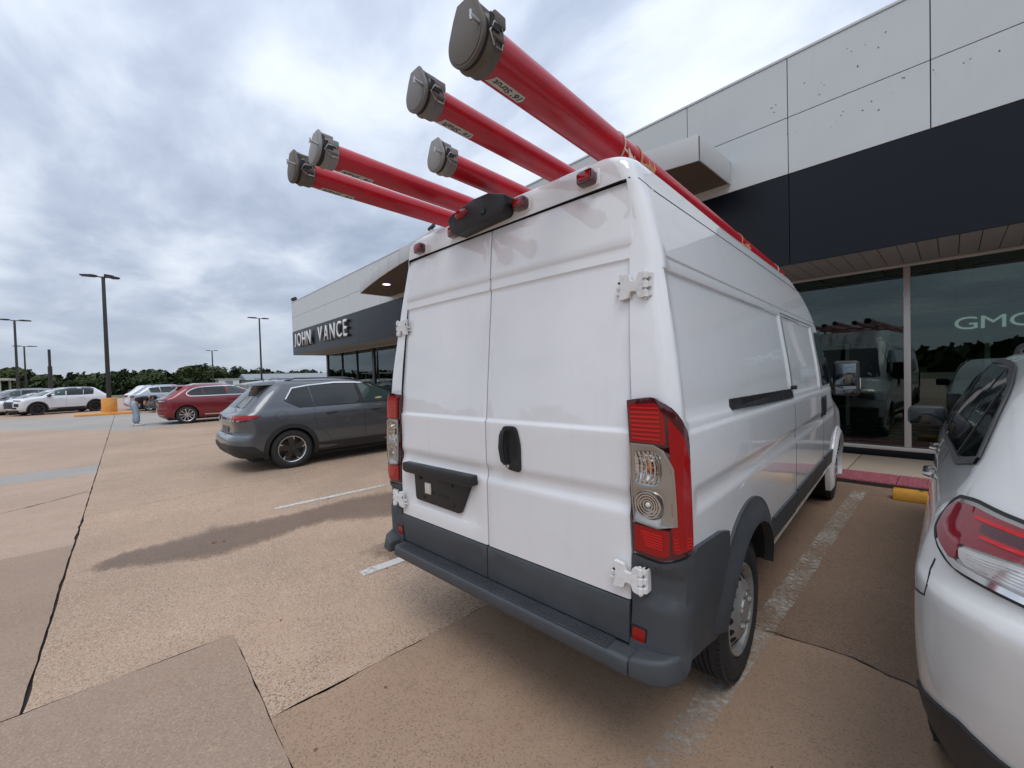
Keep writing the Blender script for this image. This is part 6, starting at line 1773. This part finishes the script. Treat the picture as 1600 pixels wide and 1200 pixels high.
# frayed ties round the outer tube
def tie(label, y, frayed, m, seed, w=.016):
    t = thing('tie_strap', label, 'strap', van_pt(.59 - .012 * (y + .48), y, 2.738), VAN_ROT + .012, 'ties holding the outer carrier tube')
    pts = [(.0785 * math.cos(q), 0, .0785 * math.sin(q)) for q in [math.radians(a) for a in range(0, 361, 20)]]
    bb = B(); bb.lathe([(-w / 2, .0775), (-w / 2, .081), (w / 2, .081), (w / 2, .0775)], 36, 'y', closed=True)
    bb.obj('loop', m, t)
    r_ = random.Random(seed); bb = B()
    bb.tube([(.074, 0, -.03), (.105, .0, -.07), (.12, 0, -.11)], .005, 6)
    for k in range(frayed):
        a = r_.uniform(-.02, .06); h_ = r_.uniform(.0, .045)
        bb.tube([(.095 + r_.uniform(-.02, .02), a * .8, -.115 + r_.uniform(-.02, .02)), (.105 + r_.uniform(-.02, .02), a, -.085 + h_ * .4), (.105 + r_.uniform(-.03, .02), a + r_.uniform(-.02, .02), -.075 + h_)], [.008, .006, .002], 5)
    o = bb.obj('loose_end', m, t); o['kind'] = 'stuff'
    return t
tie('pale cord looped over the thickest tube at the rear corner of the van roof', .46, 2, M['pale_cord'], 1, .008)
tie('frayed tan strap tuft at the rear end of the right roof edge', .64, 15, M['tan'], 2)
tie('frayed tan strap tuft halfway along the right roof edge', 2.55, 15, M['tan'], 3)
tie('pale strap at the front end of the right roof edge', 4.05, 4, M['pale_cord'], 4, .03)

# ------------------------------------------------------------------ lamp posts
def lamp_post(label, x, y, h, heads, w=.15, base=None, group='parking lot lamp posts', rot=0.0):
    t = thing('lamp_post', label, 'lamp post', (x, y, 0), rot, group)
    bb = B()
    bb.add([(s1 * w / 2, s2 * w / 2, .05) for s1, s2 in ((-1, -1), (1, -1), (1, 1), (-1, 1))] + [(s1 * w * .36, s2 * w * .36, h) for s1, s2 in ((-1, -1), (1, -1), (1, 1), (-1, 1))],
           [(0, 1, 5, 4), (1, 2, 6, 5), (2, 3, 7, 6), (3, 0, 4, 7), (4, 5, 6, 7), (3, 2, 1, 0)])
    bb.obj('pole', M['pole'], t, bevel=.01)
    B().b2(-w * .9, w * .9, -w * .9, w * .9, 0, .06).obj('base_plate', M['pole'], t, bevel=.01)
    for (dy, dx, ln) in heads:
        d = Vector((dx, dy, 0)).normalized(); n_ = Vector((-d.y, d.x, 0))
        arm = B(); arm.tube([(0, 0, h - .05), tuple(d * .35 + Vector((0, 0, h)))], .035, 8)
        ao = arm.obj('arm', M['pole'], t)
        v = []
        for (l, wd, z0, z1) in ((.25, .10, -.03, .05), (.45, .20, -.05, .07), (ln, .18, -.03, .04)):
            for s_ in (-1, 1):
                for z_ in (z0, z1): v.append(tuple(d * l + n_ * wd * s_ + Vector((0, 0, h + z_))))
        f = [(0, 1, 3, 2), (8, 10, 11, 9)]
        for a in (0, 4): f += [(a, a + 4, a + 5, a + 1), (a + 2, a + 3, a + 7, a + 6), (a + 1, a + 5, a + 7, a + 3), (a, a + 2, a + 6, a + 4)]
        hb = B(); hb.add(v, f)
        hb.obj('lamp_head', M['pole'], t, bevel=.012)
    return t
lamp_post('tall dark lamp post standing on the orange block beside the white crossover', -33.6, -.66, 8.0, [(-1, -.25, .95), (1, -.2, .70), (.55, 1, .62)], .22)
lamp_post('twin-headed lamp post at the left edge in front of the woods', -54.6, -6.6, 7.5, [(-1, .2, .85), (1, -.1, .95)], .18)
lamp_post('distant twin-headed lamp post just right of the left-edge one', -84.5, -9.5, 7.3, [(-1, .1, 1.0), (1, -.1, 1.15)], .2)
lamp_post('distant T-shaped lamp post above the trees over the red crossover', -99.2, 12.8, 8.1, [(-1, .0, 1.0), (1, 0, 1.0)], .24)
lamp_post('lamp post rising behind the roof of the dark grey crossover', -53.8, 11.45, 8.9, [(-1, .1, 1.15), (1, 0, .95)], .18)
t = thing('bare_pole', 'short bare pole without a lamp standing behind the white crossover', 'pole', (-49.8, -4.3, 0))
B().cyl((0, 0, 0), (0, 0, 3.4), .13, 12).obj('sleeve', M['pole'], t); B().cyl((0, 0, 3.4), (0, 0, 4.75), .085, 12).obj('pole', M['pole'], t)
t = thing('pole_base', 'round orange concrete block carrying the tall lamp post', 'lamp base', (-33.6, -.66, 0))
# the block stands on the island, the pole passes through it
B().cyl((0, 0, .12), (0, 0, .98), .34, 24).obj('block', M['orange_paint'], t, bevel=.02)
isl = thing('kerb_island', 'low orange painted kerb island at the foot of the tall lamp post', 'kerb', (-33.4, -.72, 0))
bb = B(); bb.prism(rp([(-.35, -1.35), (.35, -1.35), (.35, 1.35), (-.35, 1.35)], .3), -.02, .14, 'z'); bb.obj('kerb', M['orange_paint'], isl, bevel=.03)
# carport at the far left
cpo = thing('carport', 'pale flat-roofed carport on thin posts at the far left edge', 'carport', (-59.5, -9.6, 0))
M['pale_post'] = mat('pale_painted_post', (0.42, 0.42, 0.40), 0.6, var=0.1)
B().b2(-2.5, 2.5, -3.5, 2.2, 2.45, 2.62).obj('roof', M['pale_post'], cpo)
for y in (-2.8, 1.65):
    for x in (-2.2, 2.2): B().cyl((x, y, 0), (x, y, 2.46), .07, 10).obj('post', M['pale_post'], cpo)
# low buildings beyond the trees
wh = thing('warehouse', 'low pale building with a grey pitched roof among the trees behind the cars', 'building', (-105, 26, 0))
M['wh_wall'] = mat('pale_metal_wall', (0.46, 0.44, 0.40), 0.7, var=0.08, vscale=.4); M['wh_roof'] = mat('grey_metal_roof', (0.24, 0.26, 0.28), 0.5, var=0.08, vscale=.4)
B().b2(-4, 4, -7, 10, 0, 2.2).obj('wall', M['wh_wall'], wh)
B().prism([(-4.6, 2.18), (4.6, 2.18), (0, 3.5)], -7.5, 10.5, 'y').obj('roof', M['wh_roof'], wh)
for y in (-5, -2, 3, 6): B().b2(4.005, 4.06, y - .9, y + .9, 0.05, 2.5).obj('roller_door', M['wh_roof'], wh)
wh2 = thing('shed', 'small white box shed left of the grey-roofed building', 'shed', (-100, 15.2, 0))
B().b2(-2, 2, -1.7, 1.7, 0, 2.4).obj('wall', M['p_white'], wh2); B().b2(-2.2, 2.2, -1.9, 1.9, 2.4, 2.55).obj('roof', M['wh_wall'], wh2)
B().b2(2.005, 2.05, -.6, .6, .03, 2.1).obj('door', M['wh_roof'], wh2)

# ------------------------------------------------------------------ trees
def crown_mesh(seed, rx, rz, n, leaf, zc, lobes=7):
    r_ = random.Random(seed)
    L_ = [((r_.uniform(-.55, .55) * rx, r_.uniform(-.55, .55) * rx, zc + r_.uniform(-.55, .60) * rz), r_.uniform(.42, .68)) for _ in range(lobes)] + [((0, 0, zc), .75)]
    v, f = [], []
    for k in range(n):
        c, s_ = L_[r_.randrange(len(L_))]
        while True:
            p = Vector((r_.uniform(-1, 1), r_.uniform(-1, 1), r_.uniform(-1, 1)))
            if .45 < p.length < 1: break
        q = Vector((c[0] + p.x * rx * s_, c[1] + p.y * rx * s_, c[2] + p.z * rz * s_))
        a = Vector((r_.uniform(-1, 1), r_.uniform(-1, 1), r_.uniform(-1, 1))).normalized(); b_ = a.orthogonal().normalized()
        l = leaf * r_.uniform(.5, 1.25)
        i = len(v)
        v += [tuple(q - a * l), tuple(q + b_ * l * .6), tuple(q + a * l), tuple(q - b_ * l * .6)]
        f.append((i, i + 1, i + 2, i + 3))
    me_ = bpy.data.meshes.new('crown'); me_.from_pydata(v, [], f); return me_
def trunk_mesh(seed, h, r0):
    r_ = random.Random(seed); bb = B()
    bb.tube([(0, 0, 0), (r_.uniform(-.1, .1), r_.uniform(-.1, .1), h * .4), (r_.uniform(-.3, .3), r_.uniform(-.3, .3), h * .8)], [r0, r0 * .75, r0 * .3], 8)
    for k in range(5):
        a = r_.uniform(0, 6.28); z = h * r_.uniform(.3, .6)
        bb.tube([(0, 0, z), (math.cos(a) * h * .15, math.sin(a) * h * .15, z + h * .15), (math.cos(a) * h * .28, math.sin(a) * h * .28, z + h * .25)], [r0 * .5, r0 * .3, r0 * .1], 6)
    return bb.mesh('trunk', 40)
protos = []
for k, (mn, rx, rz, n) in enumerate((('leaf_dark', 2.6, 2.4, 1500), ('leaf_mid', 2.9, 2.5, 1600), ('leaf_olive', 2.4, 2.2, 1300), ('leaf_dark', 2.0, 2.9, 1300), ('leaf_mid', 3.3, 2.1, 1700))):
    cm_ = crown_mesh(40 + k, rx, rz, n, .36, 3.6); cm_.materials.append(M[mn])
    tm_ = trunk_mesh(60 + k, 4.4, .2); tm_.materials.append(M['bark'])
    protos.append((cm_, tm_, mn))
words = {'leaf_dark': 'dark green', 'leaf_mid': 'mid green', 'leaf_olive': 'olive green'}
r_ = random.Random(77)
tree_n = 0
def tree(px, py, k, s, lab):
    cm_, tm_, mn = protos[k]
    t = thing('tree', lab, 'tree', (px, py, -.03), r_.uniform(0, 6.28), 'woodland trees behind the parking lot')
    t.scale = (s * r_.uniform(.9, 1.15), s * r_.uniform(.9, 1.15), s)
    link('crown', cm_, t); link('trunk', tm_, t)
# along the far side of the lot, from the left edge of the frame to the showroom corner
zones = [(-30, 42, 'behind the left-edge lamp post'), (42, 112, 'above the front half of the white crossover'), (112, 190, 'around the tall lamp post'), (190, 262, 'above the silver crossover and the stooping person'),
         (262, 345, 'above the red crossover'), (345, 430, 'by the far pale building'), (430, 530, 'between the far pale building and the showroom corner')]
ordn = ['first', 'second', 'third', 'fourth', 'fifth', 'sixth', 'seventh', 'eighth', 'ninth', 'tenth', 'eleventh', 'twelfth', 'thirteenth', 'fourteenth', 'fifteenth', 'sixteenth']
profile = Pchip([-40, 10, 60, 120, 170, 215, 250, 290, 330, 365, 400, 450, 520], [5.2, 5.2, 4.6, 4.0, 4.1, 5.0, 5.7, 5.2, 6.2, 5.2, 4.9, 4.4, 4.2])
count = {}
px = -24.0
while px < 522:
    az = CAM_YAW + math.atan((800 - px) / CAM_F)
    d = r_.uniform(118, 138) if px < 350 else r_.uniform(165, 215)
    x, y = -d * math.sin(az), d * math.cos(az)
    k = r_.randrange(5)
    ht = (profile(px) - 1.64) * d / 130 + 1.64
    s = ht * r_.uniform(.72, 1.2) / 6.0
    if abs(px - 331) < 8: k = 1
    mn = protos[k][2]
    zn = next(z for z in zones if z[0] <= px < z[1])
    count[zn] = count.get(zn, 0) + 1
    tree(x, y, k, s, '%s tree from the left %s, %s' % (ordn[count[zn] - 1], zn[2], words[mn]))
    px += r_.uniform(8, 13.5) if px < 350 else r_.uniform(6.5, 10)
# undergrowth in front of the trees and the wood as a mass behind
def mass(name, label, pts, n, leaf, hgt, thick, m, seed):
    rr_ = random.Random(seed); v, f = [], []
    for k in range(n):
        i = rr_.randrange(len(pts) - 1); q = Vector(pts[i]).lerp(Vector(pts[i + 1]), rr_.random())
        hh = hgt * (.75 + .3 * math.sin(q.y * .21 + seed) * math.sin(q.x * .17) + .12 * math.sin(q.y * .9))
        c = Vector((q.x + rr_.uniform(-thick, thick), q.y + rr_.uniform(-thick, thick), rr_.random() ** .8 * hh))
        a_ = Vector((rr_.uniform(-1, 1), rr_.uniform(-1, 1), rr_.uniform(-1, 1))).normalized(); b_ = a_.orthogonal().normalized()
        l = leaf * rr_.uniform(.6, 1.3); i = len(v)
        v += [tuple(c - a_ * l), tuple(c + b_ * l * .7), tuple(c + a_ * l), tuple(c - b_ * l * .7)]; f.append((i, i + 1, i + 2, i + 3))
    me_ = bpy.data.meshes.new(name); me_.from_pydata(v, [], f)
    return tag(link(name, me_, None, m), label, 'undergrowth' if name == 'undergrowth' else 'wood', kind='stuff')
mass('undergrowth', 'dark undergrowth along the foot of the trees beyond the parked cars', [(-112, -40), (-112, 0), (-112, 34)], 9000, .55, 3.0, 3.0, M['leaf_dark'], 3)
mass('far_wood', 'far wooded skyline closing the view behind the parking lot', [(-150, -55), (-150, 0), (-150, 30), (-190, 70), (-200, 110), (-190, 150)], 16000, .9, 5.6, 5.0, M['leaf_dark'], 5)
mass('far_wood', 'wood across the road mirrored in the showroom glass', [(-140, -70), (-80, -95), (0, -100), (80, -95), (130, -60)], 9000, 1.3, 6.5, 6.0, M['leaf_mid'], 9)

# ------------------------------------------------------------------ the person stooping behind the red car (faces +y)
PER = (-22.95, .33, 0)
M['skin'] = mat('skin', (0.42, 0.235, 0.165), 0.55, spec=0.35)
M['jeans'] = mat('light_blue_denim', (0.27, 0.345, 0.43), 0.9, var=0.22, vscale=6)
M['shirt'] = mat('black_cotton_shirt', (0.012, 0.012, 0.014), 0.85)
M['shoe'] = mat('off_white_trainers', (0.60, 0.59, 0.55), 0.6)
M['hair'] = mat('dark_hair', (0.016, 0.011, 0.008), 0.6)
def skin_obj(name, verts, edges, radii, m, parent, sub=2, root=0):
    me_ = bpy.data.meshes.new(name); me_.from_pydata(verts, edges, [])
    o = bpy.data.objects.new(name, me_); COL.objects.link(o)
    o.modifiers.new('skin', 'SKIN')
    for i, q in enumerate(me_.skin_vertices[0].data):
        rr_ = radii[i]; q.radius = rr_ if isinstance(rr_, tuple) else (rr_, rr_); q.use_root = (i == root)
    sb = o.modifiers.new('sub', 'SUBSURF'); sb.levels = sub; sb.render_levels = sub
    dg = bpy.context.evaluated_depsgraph_get()
    m2 = bpy.data.meshes.new_from_object(o.evaluated_get(dg)); m2.name = name
    bpy.data.objects.remove(o)
    m2.polygons.foreach_set('use_smooth', [True] * len(m2.polygons))
    m2.materials.clear(); m2.materials.append(m)
    return link(name, m2, parent)
per = thing('person', 'person in black t-shirt and loose light blue jeans stooping towards the red car', 'person', PER, math.radians(-6))
# skeleton: 0 pelvis, 1 belly, 2 chest, 3 neck base, 4 skull base, 5 skull, legs, arms, hands with five fingers
V_ = [(0, -.06, .93), (0, .10, 1.03), (0, .27, 1.115), (0, .40, 1.14), (0, .475, 1.135), (0, .555, 1.105), (0, .60, 1.07)]
R_ = [(.15, .11), (.135, .10), (.155, .105), .06, .062, .088, .07]
E_ = [(0, 1), (1, 2), (2, 3), (3, 4), (4, 5), (5, 6)]
def addv(p, r, par):
    V_.append(p); R_.append(r); E_.append((par, len(V_) - 1)); return len(V_) - 1
for s_ in (-1, 1):
    h_ = addv((s_ * .10, -.05 + s_ * .005, .86), .095, 0); k_ = addv((s_ * .12, s_ * .03, .48), .062, h_); an = addv((s_ * .14, -.03 + s_ * .055, .10), .042, k_); to = addv((s_ * .15, .09 + s_ * .055, .04), .035, an)
    sh = addv((s_ * .19, .33, 1.10), .058, 2); el = addv((s_ * .225, .27, .85), .042, sh); wr_ = addv((s_ * .07, .47, .905), .028, el); hd_ = addv((s_ * .045, .535, .925), (.034, .018), wr_)
    for q in range(4):
        f1 = addv((s_ * (.035 - .006 * q), .575, .945 - .016 * q), .0095, hd_); addv((s_ * (.005 - .004 * q), .600, .948 - .016 * q), .0085, f1)
    t1 = addv((s_ * .04, .545, .955), .0105, hd_); addv((s_ * .012, .575, .972), .009, t1)
bodyp = skin_obj('body', V_, E_, R_, M['skin'], per)
# face
fc = B(); fc.sphere((0, .628, 1.048), (.016, .024, .018), 8, 6); o_ = fc.obj('nose', M['skin'], bodyp)
for s_ in (-1, 1):
    B().sphere((s_ * .032, .600, 1.020), (.012, .008, .008), 8, 6).obj('eye', M['ink'], bodyp)
    B().sphere((s_ * .088, .535, 1.10), (.012, .028, .034), 8, 6).obj('ear', M['skin'], bodyp)
bb = B(); bb.b2(-.025, .025, .575, .590, .998, 1.004); bb.obj('mouth', M['hair'], bodyp)
hr = B(); hr.sphere((0, .565, 1.135), (.100, .118, .088), 14, 10); hr.sphere((0, .49, 1.15), (.09, .07, .07), 12, 8)
hr.obj('hair', M['hair'], bodyp)['kind'] = 'stuff'
jv = [(0, -.06, .95), (0, .02, 1.00)]; jr = [(.175, .135), (.16, .12)]; je = [(0, 1)]
for s_ in (-1, 1):
    i = len(jv); jv += [(s_ * .105, -.055 + s_ * .02, .83), (s_ * .125, s_ * .03, .48), (s_ * .14, -.02 + s_ * .055, .10)]; jr += [.122, .096, .100]; je += [(0, i), (i, i + 1), (i + 1, i + 2)]
skin_obj('jeans', jv, je, jr, M['jeans'], per)
sv_ = [(0, .27, 1.11), (0, .10, 1.03), (0, -.03, .985), (0, .385, 1.135)]; sr_ = [(.205, .165), (.185, .16), (.18, .15), (.09, .085)]; se_ = [(0, 1), (1, 2), (0, 3)]
for s_ in (-1, 1):
    i = len(sv_); sv_ += [(s_ * .19, .335, 1.10), (s_ * .212, .300, .975)]; sr_ += [.085, .075]; se_ += [(0, i), (i, i + 1)]
skin_obj('shirt', sv_, se_, sr_, M['shirt'], per)
for s_ in (-1, 1):
    bb = B(); bb.prism(rp([(s_ * .09, -.10 + s_ * .055), (s_ * .18, -.10 + s_ * .055), (s_ * .20, .08 + s_ * .055), (s_ * .17, .19 + s_ * .055), (s_ * .11, .19 + s_ * .055), (s_ * .095, .06 + s_ * .055)], .03), 0.002, .075, 'z')
    bb.obj('shoe', M['shoe'], per, bevel=.02, seg=3)
ph_ = thing('phone', 'small pale phone held in the stooping person\'s hands', 'phone', (PER[0] + .06, PER[1] + .60, .975), 0)
B().box((0, 0, 0), (.155, .012, .076), M=Matrix.Rotation(.5, 3, 'X')).obj('case', M['shoe'], ph_, bevel=.005)
B().box((0, -.0075, .0), (.142, .002, .066), M=Matrix.Rotation(.5, 3, 'X')).obj('screen', M['car_glass'], ph_)
